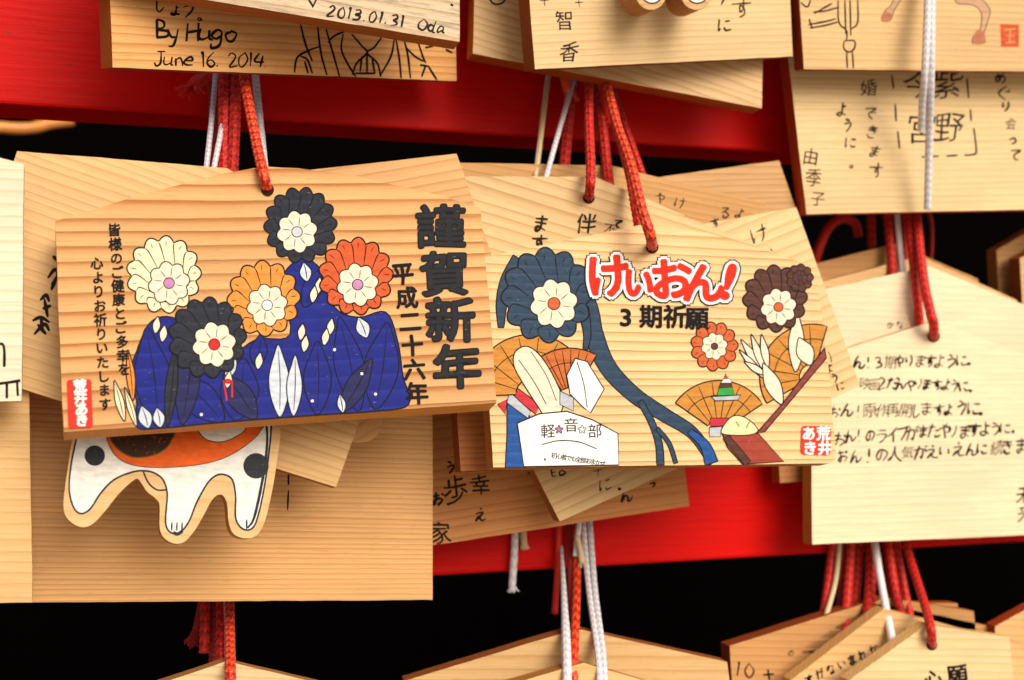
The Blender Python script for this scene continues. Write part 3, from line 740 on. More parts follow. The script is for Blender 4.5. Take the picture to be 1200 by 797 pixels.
# ---- right hand stack
w_d4 = wood('brown_pine_behind', (0.46, 0.25, 0.09), (0.38, 0.18, 0.06), 0.003, 0.7, 0.5)
plaque('votive_plaque', 'brown plaque furthest back of the stack behind the wish list plaque', [(962, 520), (1180, 510), (1146, 327), (1050, 285), (925, 317)], 0.4755, (1040, 300), 0, w_d4, thick=0.0055)
w_d3 = wood('tan_pine_behind', (0.60, 0.39, 0.18), (0.50, 0.29, 0.11), 0.003, 0.7, 0.5)
plaque('votive_plaque', 'tan plaque second from the back of the stack behind the wish list plaque', [(962, 540), (1200, 530), (1192, 352), (1078, 300), (925, 340)], 0.469, (1040, 320), 1, w_d3, thick=0.0055)
w_d2 = wood('cream_pine', (0.75, 0.62, 0.43), (0.67, 0.52, 0.33), 0.0030, 0.6, 0.4)
D2 = plaque('votive_plaque', 'cream plaque directly behind the wish list plaque and higher', [(962, 600), (1290, 590), (1285, 392), (1089, 312), (925, 348)], 0.4605, (1089, 340), 3, w_d2, thick=0.006, parts=True)
A = Art(D2, 'inscription'); A.hand('かな', (1043, 381), (1055, 380), 10, INK_THIN, 0, 1.2); A.build()
w_d = wood('clear_cream_pine', (0.73, 0.62, 0.42), (0.66, 0.53, 0.33), 0.0026, 0.7, 0.3, side=(0.50, 0.22, 0.06))
D = plaque('votive_plaque', 'cream plaque with five horizontal lines of handwritten wishes', [(952, 638), (1275, 624), (1268, 440), (1096, 376), (950, 421)], 0.4515, (1090, 500), 4, w_d, thick=0.0068, parts=True)
for st, p0, p1, sz in (('ん!3期やりますように。', (1006, 424), (1138, 422), 18), ('映画2だんやりますように。', (1013, 449), (1140, 452), 17), ('おん!原作再開しますように。', (979, 482), (1153, 478), 19), ('おん!のライブがまたやりますように。', (984, 513), (1191, 500), 19), ('おん!の人気がえいえんに続きますように', (988, 535), (1256, 520), 20)):
    A = Art(D, 'inscription'); A.hand(st, p0, p1, sz*.93, INK, -2, 2.2); A.build()
A = Art(D, 'inscription'); A.hand('未来', (1199, 578), (1200, 600), 26, INK, 0); A.build()
hole(D, (1094, 394), 7.5)
w_d5 = wood('orange_pine_side', (0.58, 0.34, 0.14), (0.46, 0.23, 0.08), 0.003, 0.8, 0.4, side=(0.46, 0.19, 0.06))
plaque('votive_plaque', 'orange sided plaque peak at the right edge, set further back', [(1176, 470), (1480, 460), (1470, 255), (1320, 205), (1168, 293)], 0.485, (1190, 310), -4, w_d5, thick=0.0068)
w_d6 = wood('tan_pine_side', (0.60, 0.42, 0.22), (0.50, 0.31, 0.13), 0.003, 0.8, 0.4, side=(0.34, 0.09, 0.025))
plaque('votive_plaque', 'tan plaque with a dark red side at the right edge before the orange one', [(1204, 470), (1500, 460), (1490, 270), (1340, 225), (1195, 303)], 0.472, (1200, 330), -3, w_d6, thick=0.0068)

# ---- bottom row
w_e = [wood('bottom_pine', l_, d_, p_, .8, .6, side=s_) for l_, d_, p_, s_ in (((0.60, 0.46, 0.25), (0.50, 0.34, 0.16), .003, (0.42, .2, .07)), ((0.62, 0.41, 0.19), (0.50, 0.29, 0.11), .0045, (0.30, .10, .03)), ((0.66, 0.44, 0.20), (0.55, 0.33, 0.13), .004, (0.40, .17, .05)),
      ((0.55, 0.29, 0.11), (0.45, 0.21, 0.07), .003, (0.26, .055, .018)), ((0.66, 0.43, 0.19), (0.52, 0.29, 0.11), .0034, (0.66, .38, .15)), ((0.46, 0.24, 0.09), (0.36, 0.17, 0.055), .003, (0.40, .10, .03)), ((0.70, 0.53, 0.29), (0.60, 0.42, 0.20), .0032, (0.72, .46, .20)), ((0.58, 0.38, 0.17), (0.48, 0.28, 0.11), .003, (0.40, .06, .02)))]  # paler sides on E4 and E5: light on their top faces put into colour
plaque('votive_plaque', 'pale plaque peak rising from the bottom edge under the plain fine grained plaque', [(60, 1010), (480, 1010), (470, 823), (266, 775), (70, 840)], 0.42, (266, 780), 3, w_e[0])
plaque('votive_plaque', 'broad honey plaque peak at the bottom centre under the white cords', [(480, 1000), (880, 990), (852, 776), (676, 737), (474, 798)], 0.438, (676, 745), 0, w_e[1], yaw=-8, thick=0.0075)
plaque('votive_plaque', 'light plaque peak at the bottom edge in front of the broad honey one', [(490, 1020), (880, 1000), (850, 826), (684, 777), (500, 830)], 0.425, (684, 785), 2, w_e[2])
E3 = plaque('votive_plaque', 'reddish brown plaque marked 10 at the bottom edge', [(868, 960), (1200, 950), (1190, 740), (1020, 705), (855, 757)], 0.462, (900, 770), 0, w_e[3], thick=0.0075, parts=True)
A = Art(E3, 'inscription'); A.latin('10', (862, 785), (888, 785), 19, INK, 2.2); A.build()
A = Art(E3, 'inscription'); A.char('十', (900, 791), 13, INK, -8, .7); A.build(); A = Art(E3, 'inscription'); A.pen('の', (927, 765), 9, INK_THIN, 0, 1.2); A.build()
plaque('votive_plaque', 'dark brown plaque seen as a thin edge, furthest back at the bottom right', [(960, 900), (1150, 900), (1122, 707), (1050, 707), (950, 745)], 0.470, (1090, 715), 0, w_e[5], thick=0.006)
plaque('votive_plaque', 'brown plaque corner just behind the large plaque peaks at the bottom right', [(940, 900), (1160, 900), (1141, 716), (1035, 700), (940, 760)], 0.462, (1100, 720), 0, w_e[5], thick=0.006)
E4 = plaque('votive_plaque', 'honey plaque with slanting brush letters along its roof edge at the bottom right', [(928, 1000), (1290, 985), (1250, 770), (1036, 713), (927, 797)], 0.447, (1000, 770), -2, w_e[4], thick=0.006, parts=True)
A = Art(E4, 'inscription'); A.hand('すがないまれか', (948, 796), (1024, 761), 13, INK, -24, 2.2, .6); A.build()
E5 = plaque('votive_plaque', 'front plaque at the bottom right with a red cord through its peak', [(998, 990), (1205, 980), (1183, 747), (1086, 732), (995, 797)], 0.432, (1086, 760), -2, w_e[6], thick=0.006, parts=True)
A = Art(E5, 'inscription'); A.text('心願', (1092, 797), (1120, 791), 25, INK, -8, .7, .3); A.build()
hole(E5, (1092, 756), 6.5)
plaque('votive_plaque', 'plaque cut off by the lower right corner with a dark red side edge', [(1172, 960), (1480, 950), (1470, 740), (1320, 650), (1166, 734)], 0.455, (1190, 750), 0, w_e[7], yaw=-6, thick=0.0068)

# ================================================================== FRONT PAINTED PLAQUES
w_a = wood('broad_ringed_cedar', (0.61, 0.345, 0.135), (0.36, 0.14, 0.036), 0.0050, 1.1, 0.35, side=(0.64, 0.29, 0.085), bump=.8, vary=.8)
PA = plaque('painted_votive_plaque', 'large plaque painted with five round blossoms over deep blue and bold black New Year characters', [(75, 506), (582, 472), (574, 360), (563, 244), (520, 230), (420, 207), (350, 197), (310, 195), (260, 204), (160, 230), (65, 259), (69, 380)], 0.3745, (320, 490), 20, w_a, thick=0.0078, parts=True, bev=0.0005)
pa = lambda n, c, **k: paint(n, c, w_a, **k)
NAVY = pa('painted_deep_blue', (0.006, 0.012, 0.17)); NAVY2 = pa('painted_dark_blue', (0.012, 0.014, 0.075)); SLATE = pa('painted_slate_black', (0.014, 0.018, 0.030))
CREAM = pa('painted_cream', (0.76, 0.66, 0.44), show=.12); ORNG = pa('painted_orange', (0.72, 0.25, 0.045)); RUST = pa('painted_red_orange', (0.56, 0.090, 0.024))
FACE = pa('painted_pale_peach', (0.74, 0.62, 0.49), show=.12); GREY = pa('painted_blue_grey', (0.50, 0.56, 0.64), show=.12); YEL = pa('painted_yellow', (0.72, 0.52, 0.10)); REDP = pa('painted_red', (0.52, 0.02, 0.02)); MAUVE = pa('painted_mauve', (0.45, 0.22, 0.42))
WHT = pa('painted_white', (0.76, 0.75, 0.72), show=.1)
def blossom(P, name, c, r, petal, inner, core, n=13, z0=0.0003, label=None, r2=.56, tilt=0.0, lines=1.4, off=(0, 0)):
    """a generic round flower: scalloped outer petals, pale inner petals, a small heart"""
    A = Art(P, name, z0, label); rnd = random.Random(int(c[0]*7+c[1]))
    def scal(rad, m, ph, dep, cc=c):
        return [(cc[0]+rad*(1-dep+dep*abs(math.cos(m*t/2+ph)))*math.cos(t), cc[1]+rad*1.04*(1-dep+dep*abs(math.cos(m*t/2+ph)))*math.sin(t)) for t in (2*math.pi*i/110 for i in range(110))]
    A.fill(scal(r, n, 0.3, .15), petal, smooth=False, line=lines+.4)
    cc = (c[0]+off[0], c[1]+off[1])
    for i in range(n):
        t = 2*math.pi*(i+.5)/n-0.6/n
        A.stroke([(c[0]+r*.86*math.cos(t), c[1]+r*.88*math.sin(t)), (c[0]+r*.72*math.cos(t+.05), c[1]+r*.74*math.sin(t+.05)), (cc[0]+r*r2*.9*math.cos(t), cc[1]+r*r2*.9*math.sin(t))], lines, INK, taper=.6)
        t += .24
        A.stroke([(c[0]+r*.9*math.cos(t), c[1]+r*.92*math.sin(t)), (c[0]+r*.74*math.cos(t), c[1]+r*.76*math.sin(t))], lines*.7, INK, taper=.8)
    o = A.build(); A = Art(P, 'inner_petals', parent=o)
    A.fill(scal(r*r2, 8, .8, .18, cc), inner, smooth=False, line=lines)
    for i in range(8):
        t = 2*math.pi*i/8+.18
        A.stroke([(cc[0]+r*r2*.72*math.cos(t), cc[1]+r*r2*.74*math.sin(t)), (cc[0]+r*r2*.32*math.cos(t+.1), cc[1]+r*r2*.32*math.sin(t+.1))], lines*.7, INK, taper=.7)
    A.build(); A = Art(P, 'flower_heart', parent=o)
    A.fill(ring_pts(cc, r*r2*.26, 14), core, smooth=False, line=lines*.8); A.build()
    return o

A = Art(PA, 'painted_leaves', 0.00005, 'mass of deep blue painted leaves')
A.fill([(160, 412), (176, 378), (202, 372), (232, 392), (262, 420), (300, 398), (340, 392), (330, 330), (352, 304), (376, 316), (392, 360), (420, 372), (452, 366), (466, 400), (472, 440), (479, 474), (440, 482), (380, 486), (300, 492), (240, 497), (186, 502), (160, 500), (160, 470), (152, 440)], NAVY, line=1.8)
A.build()
def leaf(A, base, tip, w, m, vein=True):
    b, t = Vector(base), Vector(tip); d = t-b; nn = Vector((-d.y, d.x)).normalized()*w
    q = [b, b+d*.25+nn*.8, b+d*.55+nn, b+d*.85+nn*.45, t, b+d*.85-nn*.45, b+d*.55-nn, b+d*.25-nn*.8]
    A.fill(q, m, line=1.5)
    if vein: A.stroke([b+d*.1, b+d*.5+nn*.1, b+d*.92], 1.2, INK, taper=.5)
A = Art(PA, 'painted_leaves', 0.0002, 'overlapping blue and slate leaves with dark outlines')
for b, t, w, m in (((186, 500), (172, 384), 21, NAVY), ((262, 494), (206, 440), 19, NAVY), ((214, 498), (226, 396), 14, NAVY2), ((196, 500), (206, 404), 7, SLATE), ((276, 493), (286, 420), 22, NAVY), ((300, 491), (262, 438), 15, NAVY2), ((420, 482), (398, 372), 17, NAVY), ((440, 480), (454, 378), 20, NAVY), ((400, 484), (436, 420), 12, NAVY2), ((372, 486), (372, 400), 16, NAVY), ((356, 360), (376, 316), 11, NAVY), ((300, 430), (306, 392), 10, NAVY)):
    leaf(A, b, t, w, m)
A.build()
A = Art(PA, 'painted_leaves', 0.0004, 'pale blue grey painted leaves')
for b, t, w in (((328, 489), (326, 404), 12), ((344, 488), (346, 416), 9), ((174, 502), (166, 476), 8), ((188, 501), (184, 478), 7), ((402, 484), (398, 462), 5), ((430, 396), (420, 372), 8), ((276, 420), (264, 446), 6), ((214, 384), (224, 366), 7), ((360, 330), (356, 308), 7)):
    leaf(A, b, t, w, GREY)
A.build()
A = Art(PA, 'painted_buds', 0.0005, 'small pale buds between the blue leaves')
for c in ((182, 382), (190, 392), (302, 424), (266, 446), (356, 404), (352, 390), (386, 384), (372, 336), (366, 346), (380, 396)):
    leaf(A, (c[0], c[1]+9), (c[0]+3, c[1]-11), 4.5, FACE, False)
for c in ((236, 486), (366, 470), (424, 438), (440, 462), (340, 470), (392, 410), (380, 402)): A.fill(ring_pts(c, 1.8, 8), WHT, smooth=False)
A.stroke([(262, 446), (266, 470)], 2, REDP); A.stroke([(272, 446), (272, 466)], 2, REDP); A.fill(ring_pts((267, 447), 4, 10, squash=.7), REDP, smooth=False, line=.8)
A.build()
A = Art(PA, 'painted_leaves', 0.0004, 'cream and orange trailing leaf at lower left of the painting')
leaf(A, (146, 494), (134, 446), 5, CREAM); leaf(A, (156, 470), (150, 410), 5, ORNG); leaf(A, (160, 500), (146, 454), 4, CREAM); A.build()
blossom(PA, 'painted_blossom', (192, 322), 44, CREAM, FACE, MAUVE, 13, .0007, 'cream painted blossom', off=(6, 10))
blossom(PA, 'painted_blossom', (352, 264), 43, SLATE, FACE, GREY, 14, .0007, 'slate painted blossom at the top of the painting', off=(-4, 8))
blossom(PA, 'painted_blossom', (309, 350), 43, ORNG, FACE, WHT, 12, .0009, 'orange painted blossom', off=(4, 8))
blossom(PA, 'painted_blossom', (417, 324), 44, RUST, FACE, MAUVE, 13, .0009, 'red orange painted blossom', off=(2, 10))
blossom(PA, 'painted_blossom', (243, 396), 46, SLATE, FACE, REDP, 13, .0011, 'slate painted blossom low in the painting', off=(8, 8))
for st, p0, p1, sz in (('皆様のご健康とご多幸を', (133, 270), (144, 433), 15.8), ('心よりお祈りいたします', (113, 309), (122, 474), 15.5)):
    A = Art(PA, 'inscription', .0001); A.text(st, p0, p1, sz, INK, -3, .45, .5, warp=.03); A.build()
BIGINK = pa('brush_black', (0.012, 0.013, 0.018), show=.1)
A = Art(PA, 'inscription', .0001)
for ch, c, sz in (('謹', (513, 266), 53), ('賀', (518, 321), 53), ('新', (524, 375), 53), ('年', (532, 429), 54)):
    A.char(ch, c, sz, INK, -2, 2.3, 0, 1.12, .05, c[0]); A.char(ch, c, sz, BIGINK, -2, 0.9, 0, 1.12, .05, c[0])
A.build()
A = Art(PA, 'inscription', .0001)
for ch, c in (('平', (470, 321)), ('成', (475, 348.5)), ('二', (479, 377)), ('十', (481.5, 405)), ('六', (484, 433)), ('年', (487, 461))): A.char(ch, c, 27, INK, -3, 0.9, 0, 1, .05, c[1])
A.build()
def round_rect(x0, y0, x1, y1, r, tilt=0):
    cx, cy = (x0+x1)/2, (y0+y1)/2; o = []
    for (a_, b_, s_) in ((x1-r, y1-r, 0), (x0+r, y1-r, 90), (x0+r, y0+r, 180), (x1-r, y0+r, 270)):
        for k in range(5):
            t = math.radians(s_+k*22.5); x, y = a_+r*math.cos(t)-cx, b_+r*math.sin(t)-cy
            q = math.radians(tilt); o.append((cx+x*math.cos(q)-y*math.sin(q), cy+x*math.sin(q)+y*math.cos(q)))
    return o
STRED = pa('stamp_red', (0.62, 0.030, 0.018))
A = Art(PA, 'seal_stamp', .0001); A.fill(round_rect(79, 445, 108, 502, 4, -2), STRED, smooth=False)
A.text('荒井あき', (93, 453), (95, 493), 15.5, WHT, -2, .8, .3, warp=.04); A.build()
hole(PA, (313.5, 223), 7.5)

w_b = wood('light_ringed_cedar', (0.72, 0.50, 0.255), (0.52, 0.29, 0.105), 0.0032, 1.0, 0.45, side=(0.44, 0.18, 0.05), bump=.6, vary=.8)
PB = plaque('painted_votive_plaque', 'plaque lettered in red and white with a slate blossom, blue ribbons and ochre fans', [(578, 548), (972, 543), (980, 538), (970, 420), (956, 318), (952, 312), (905, 296), (830, 273), (757, 262), (690, 276), (620, 291), (562, 302), (570, 425)], 0.400, (757, 400), 12, w_b, thick=0.0066, parts=True, bev=0.0005)
pb = lambda n, c, **k: paint(n, c, w_b, **k)
SLB = pb('painted_blue_slate', (0.020, 0.045, 0.085)); OCH = pb('painted_ochre', (0.50, 0.22, 0.040)); OCH2 = pb('painted_burnt_ochre', (0.48, 0.13, 0.030)); BLUE = pb('painted_bright_blue', (0.012, 0.065, 0.25)); WHB = pb('painted_paper_white', (0.74, 0.75, 0.76), show=.1)
FACB = pb('painted_pale_peach', (0.76, 0.63, 0.50), show=.1); GRB = pb('painted_grey', (0.40, 0.44, 0.50), show=.1); UMB = pb('painted_umber', (0.075, 0.028, 0.022)); RSTB = pb('painted_rust', (0.52, 0.110, 0.032)); CRIM = pb('painted_crimson', (0.50, 0.03, 0.05)); GRN = pb('painted_green', (0.03, 0.32, 0.05)); LEM = pb('painted_lemon_cream', (0.74, 0.64, 0.36), show=.1); MRN = pb('painted_maroon', (0.19, 0.045, 0.035)); PINK = pb('painted_pink_purple', (0.42, 0.16, 0.36))

def ribbon(A, pts, w0, w1, m, line=1.4):
    q = smooth_open(pts, 8); n = len(q); L, R = [], []
    for i, p in enumerate(q):
        d = (q[min(i+1, n-1)]-q[max(i-1, 0)]).normalized(); nn = Vector((-d.y, d.x))*(w0+(w1-w0)*i/(n-1))*.5
        L.append(p+nn); R.append(p-nn)
    A.fill(L+R[::-1], m, smooth=False, line=line)
A = Art(PB, 'painted_ribbon', .00005, 'long dark blue ribbon sweeping down to the right')
ribbon(A, [(668, 320), (688, 360), (696, 392), (712, 430), (742, 462), (778, 486), (812, 508), (836, 542)], 26, 12, SLB)
ribbon(A, [(750, 470), (764, 496), (772, 520), (774, 545)], 7, 9, SLB); ribbon(A, [(770, 502), (784, 520), (792, 543)], 5, 5, SLB)
ribbon(A, [(808, 505), (826, 522), (834, 543)], 7, 16, BLUE)
ribbon(A, [(684, 360), (688, 390), (686, 410)], 12, 6, SLB)
A.build()
A = Art(PB, 'painted_ribbon', .00005, 'short dark blue ribbon at the left edge of the painting')
ribbon(A, [(612, 306), (596, 330), (588, 356), (587, 384)], 26, 7, SLB); A.build()
A = Art(PB, 'painted_cloth', .00012, 'bright blue painted cloth')
A.fill([(594, 470), (612, 478), (624, 492), (616, 548), (592, 548), (594, 510)], BLUE, smooth=False, line=1.4)
A.fill([(600, 450), (632, 474), (628, 486), (598, 462)], CRIM, smooth=False, line=1.2); A.fill([(597, 459), (622, 482), (618, 490), (594, 472)], GRB, smooth=False, line=1.2); A.fill([(583, 474), (594, 468), (592, 486)], CRIM, smooth=False, line=1.0)
A.build()
def fan(P, c, r, a0, a1, m, z0, label, ribs=7, inner=.25):
    A = Art(P, 'painted_fan', z0, label); a0, a1 = math.radians(a0), math.radians(a1)
    arc = lambda rr, k: [(c[0]+rr*math.cos(a0+(a1-a0)*i/k), c[1]+rr*math.sin(a0+(a1-a0)*i/k)) for i in range(k+1)]
    A.fill(arc(r, 24)+arc(r*inner, 12)[::-1], m, smooth=False, line=1.6)
    for i in range(1, ribs):
        t = a0+(a1-a0)*i/ribs; A.stroke([(c[0]+r*inner*math.cos(t), c[1]+r*inner*math.sin(t)), (c[0]+r*.97*math.cos(t), c[1]+r*.97*math.sin(t))], 1.2, INK, taper=.4)
    A.stroke(arc(r*.72, 20), 1.1, INK); A.build()
fan(PB, (622, 462), 70, 178, 318, OCH, .0003, 'large ochre fan on the left of the painting')
fan(PB, (668, 470), 62, 232, 300, OCH2, .0002, 'burnt ochre fan behind the paper sheet')
A = Art(PB, 'painted_scroll', .0006, 'pale scroll lying across the ochre fan')
A.fill([(604, 412), (618, 406), (634, 418), (650, 444), (660, 470), (654, 488), (640, 490), (630, 476), (612, 448), (602, 428)], FACB, line=1.5)
A.stroke([(608, 422), (626, 448), (640, 474)], 1.1); A.stroke([(622, 412), (640, 440), (652, 470)], 1.0); A.build()
A = Art(PB, 'painted_cloth', .0006, 'folded white cloth right of the ochre fan')
A.fill([(674, 420), (688, 424), (708, 456), (692, 484), (684, 478), (668, 462), (664, 440)], WHB, smooth=False, line=1.5); A.stroke([(676, 424), (684, 450), (688, 478)], 1.1); A.fill([(656, 458), (672, 466), (672, 482), (656, 474)], GRB, smooth=False, line=1.1); A.build()
A = Art(PB, 'painted_sheet', .0008, 'white painted paper sheet with writing')
A.fill([(606, 496), (632, 485), (664, 482), (694, 492), (724, 508), (725, 545), (614, 547)], WHB, smooth=False, line=1.6)
for ch, c in (('軽', (641, 505)), ('音', (668, 498)), ('部', (696, 505))): A.char(ch, c, 17.5, INK, -2, 0.1, 0, 1, .02, c[0])
for c, m in (((655, 503.5), PINK), ((682, 503.5), WHB)):
    A.fill([(c[0]+5*(1-.28+.28*math.cos(5*t))*math.cos(t-1.57), c[1]+5*(1-.28+.28*math.cos(5*t))*math.sin(t-1.57)) for t in (2*math.pi*i/40 for i in range(40))], m, smooth=False, line=1.0)
A.stroke([(635, 521), (655, 516.5), (678, 518), (699, 526)], 1.3)
A.text('初心者でも全部おまかせ', (649, 534), (706, 543), 7.2, INK, 4, .15, .4, warp=.03); A.stroke([(638, 537), (639, 540)], 1.8); A.build()
blossom(PB, 'painted_blossom', (641, 346), 54, SLB, FACB, RSTB, 12, .0011, 'large blue slate painted blossom', off=(8, 10), r2=.52)
fan(PB, (842, 508), 62, 215, 326, OCH, .0002, 'small ochre fan behind the painted cake')
A = Art(PB, 'painted_sash', .0007); A.fill([(832, 490), (862, 490), (864, 498), (832, 500)], CRIM, smooth=False, line=1.0); A.fill([(831, 501), (846, 500), (844, 512), (831, 512)], GRB, smooth=False, line=1.0); A.build()
blossom(PB, 'painted_blossom', (837, 406), 28, RSTB, FACB, UMB, 11, .0009, 'small rust painted blossom', lines=1.1)
fan(PB, (952, 442), 62, 150, 286, OCH, .0002, 'ochre fan in the upper right of the painting')
A = Art(PB, 'painted_scroll', .0007, 'pale leaf spray beside the umber blossom')
for b, t, w in (((898, 440), (868, 398), 5), ((896, 436), (880, 392), 4.5), ((900, 432), (892, 392), 4.5), ((896, 444), (866, 410), 4), ((898, 440), (872, 424), 4), ((916, 474), (894, 426), 9), ((932, 436), (934, 366), 9), ((950, 428), (936, 396), 10)):
    leaf(A, b, t, w, FACB, False)
A.build()
blossom(PB, 'painted_blossom', (908, 350), 38, UMB, FACB, RSTB, 12, .0011, 'umber painted blossom', off=(4, 10))
blossom(PB, 'painted_blossom', (937, 326), 16, UMB, UMB, SLB, 9, .0014, 'small umber painted bud', lines=.9)
A = Art(PB, 'painted_table', .0009, 'dark maroon slanting bar over a red brown block')
A.fill([(966, 408), (968, 420), (896, 506), (886, 508), (916, 474)], MRN, smooth=False, line=1.4); A.fill([(846, 508), (888, 508), (918, 541), (870, 544), (852, 524)], pb('painted_red_brown', (0.30, 0.05, 0.03)), smooth=False, line=1.4)
ribbon(A, [(850, 512), (862, 526), (876, 543)], 8, 9, UMB, 1.0); A.build()
A = Art(PB, 'painted_cake', .0012)
A.fill([(846, 502), (858, 488), (874, 490), (888, 504), (876, 510), (848, 509)], LEM, line=1.2); A.stroke([(862, 494), (866, 500)], 1.0); A.stroke([(878, 494), (874, 502)], 1.0)
A.fill([(833, 465), (868, 463), (864, 469), (838, 470)], GRB, smooth=False, line=1.1); A.fill([(840, 464), (842, 455), (858, 453), (860, 463)], GRN, smooth=False, line=.9); A.fill([(842, 455), (844, 449), (857, 448), (858, 454)], UMB, smooth=False, line=.8); A.fill([(844, 449), (848, 444), (855, 444), (857, 449)], WHB, smooth=False, line=.8); A.fill([(848, 444), (850, 438), (853, 444)], CRIM, smooth=False, line=.8)
A.build()
TRED = pb('title_red', (0.56, 0.022, 0.008), show=.15)
A = Art(PB, 'inscription', .0015)
ttl = (('け', (709, 323), 54, -4, 1.0), ('い', (746, 331), 40, 4, .95), ('お', (783, 327), 52, -4, 1.0), ('ん', (821, 331), 50, 0, 1.05), ('!', (854, 328), 58, 16, 1.25))
for w_, m in ((7.2, INK), (5.5, WHB), (2.2, TRED)):
    for ch, c, sz, r_, sx in ttl: A.char(ch, c, sz, m, r_, w_, 0, sx, .0, 1)
A.build()
A = Art(PB, 'inscription', .0001)
for ch, c in (('3', (733, 371)), ('期', (761, 371)), ('祈', (789, 371)), ('願', (815, 373))): A.char(ch, c, 28, INK, 1, 0.9, 0, 1.1 if ch == '3' else 1, .03, c[0])
A.build()
A = Art(PB, 'seal_stamp', .0001); A.fill(round_rect(938, 499.5, 973, 533.5, 4, 2), pb('stamp_red', (0.62, 0.040, 0.020)), smooth=False)
A.text('荒井', (963.5, 508), (965, 525), 17, WHB, 1, .7, .2); A.text('あき', (946.5, 508), (947.5, 525), 17, WHB, 1, .7, .2); A.build()
hole(PB, (764, 290), 7.5)

# ================================================================== CORDS
TOP1 = 0.4735
BR = dict(braid=.5, pitch=.002)
# left bundle over the blossom plaque
cord('', [(285, 84, .440), (291, 120, .428), (302, 175, .408), (309, 205, .3975), (313, 221, .4005), (313.5, 223, .4062)], 10, ORANGE_CORD, parent=PA, **BR)
cord('thick red braided cord standing left of the others above the blossom plaque', [(264, 80, .45), (263, 150, .438), (263, 225, .424)], 13, RED_CORD, **BR)
cord('red braided cord in the middle of the left bundle above the blossom plaque', [(276, 80, .45), (275, 150, .435), (271, 225, .422)], 11, RED_CORD, **BR)
cord('dark red cord deepest in the bundle above the blossom plaque', [(246, 70, TOP1), (250, 150, .468), (246, 230, .44)], 9, DEEP_CORD, **BR)
cord('thin white cord hanging upright left of the red braids above the blossom plaque', [(254, 70, .468), (248, 140, .445), (239, 222, .42)], 5.6, WHITE_CORD, braid=.3, pitch=.0012)
cord('thin white cord slanting across the red braids above the blossom plaque', [(278, 70, .466), (262, 140, .44), (246, 222, .418)], 5.6, WHITE_CORD, braid=.3, pitch=.0012)
cord('white cord behind the red braid that enters the blossom plaque', [(298, 74, .472), (303, 130, .458), (310, 200, .425)], 8, WHITE_CORD, braid=.3, pitch=.0012)
t = cord('fuzzy red tassel hanging on the upper rail left of the cords', [(250, 86, .470), (236, 92, .466), (226, 100, .462)], 14, RED_CORD, name='red_tassel', fray=.0062)
# middle bundle
cord('', [(690, 84, .455), (690, 140, .440), (692, 190, .423), (692, 215, .418), (690, 231, .4255), (690, 232, .4310)], 9.5, RED_CORD, parent=C1, **BR)
cord('', [(708, 84, .452), (721, 140, .432), (738, 190, .413), (752, 245, .398), (762, 275, .3945), (764, 289, .4065), (764, 290, .4125)], 10, ORANGE_CORD, parent=PB, **BR)
cord('red braid slanting right and ending behind the plaque with diagonal grain', [(698, 84, TOP1), (706, 150, .455), (714, 222, .436)], 10.5, RED_CORD, **BR)
cord('long red braid running beside the cord of the red lettered plaque', [(716, 100, .468), (726, 160, .447), (738, 205, .424), (744, 240, .416), (752, 285, .414)], 9, RED_CORD, **BR)
cord('red braid on the right of the middle bundle ending at the brown written plaque', [(718, 110, .472), (736, 160, .462), (756, 216, .448)], 9, RED_CORD, **BR)
cord('deep red cord on the left of the middle bundle', [(672, 84, TOP1), (666, 140, .462), (659, 222, .444)], 11, RED_CORD, **BR)
cord('thin orange cord furthest left of the middle bundle', [(643, 84, TOP1), (636, 140, .46), (626, 222, .44)], 6, CREAM_CORD, braid=.3, pitch=.0012)
cord('thin white cord slanting left in the middle bundle', [(672, 96, .468), (656, 150, .45), (636, 222, .432)], 5.6, WHITE_CORD, braid=.3, pitch=.0012)
cord('short frayed red tassel in the middle bundle', [(706, 92, .462), (711, 120, .458), (714, 140, .457)], 13, RED_CORD, name='red_tassel', fray=.0045)
cord('short orange red knot end hanging left in the middle bundle', [(660, 84, .470), (664, 100, .466), (668, 112, .466)], 12, ORANGE_CORD, name='red_tassel', fray=.004)
# long white cord at the upper right
cord('long white cord hanging in front of the two plaques at the upper right', [(1095, -90, .424), (1092, 0, .421), (1091, 80, .421), (1089, 160, .434), (1087, 244, .441)], 8, WHITE_CORD, braid=.25, pitch=.0014, fray=.0016)
cord('shorter white cord with a knotted end at the upper right', [(1088, -90, .424), (1087, 0, .4205), (1084, 80, .4205), (1081, 120, .428), (1080, 150, .434)], 7.5, WHITE_CORD, braid=.25, pitch=.0014, fray=.0026)
# right bundle
cord('', [(1071, 180, .475), (1073, 240, .468), (1081, 320, .452), (1090, 365, .4475), (1094, 380, .4475), (1094, 394, .4535), (1094, 395, .459)], 10, RED_CORD, parent=D, braid=.25)
cord('straight red cord beside the one entering the wish list plaque', [(1061, 180, TOP1), (1064, 250, .468), (1073, 330, .4575), (1079, 392, .4575)], 9.5, RED_CORD, braid=.25)
cord('red cord at the left of the right bundle behind the cream plaque', [(1020, 180, .486), (1021, 250, .486), (1022, 330, .484)], 9.5, RED_CORD, braid=.25)
cord('red cord second from the left of the right bundle', [(1036, 180, .480), (1040, 250, .474), (1047, 330, .466)], 9.5, RED_CORD, braid=.25)
cord('thin white cord between red cords behind the cream plaque', [(1048, 180, .478), (1051, 250, .472), (1058, 322, .4655)], 7, WHITE_CORD)
cord('red cord behind the thin white cord of the right bundle', [(1054, 180, .484), (1056, 250, .478), (1064, 325, .47)], 9, RED_CORD, braid=.25)
cord('red cord loop curling at the left of the right bundle', [(953, 312, .49), (961, 288, .488), (972, 266, .488), (988, 256, .49), (1002, 262, .492), (1006, 276, .494)], 11, RED_CORD)
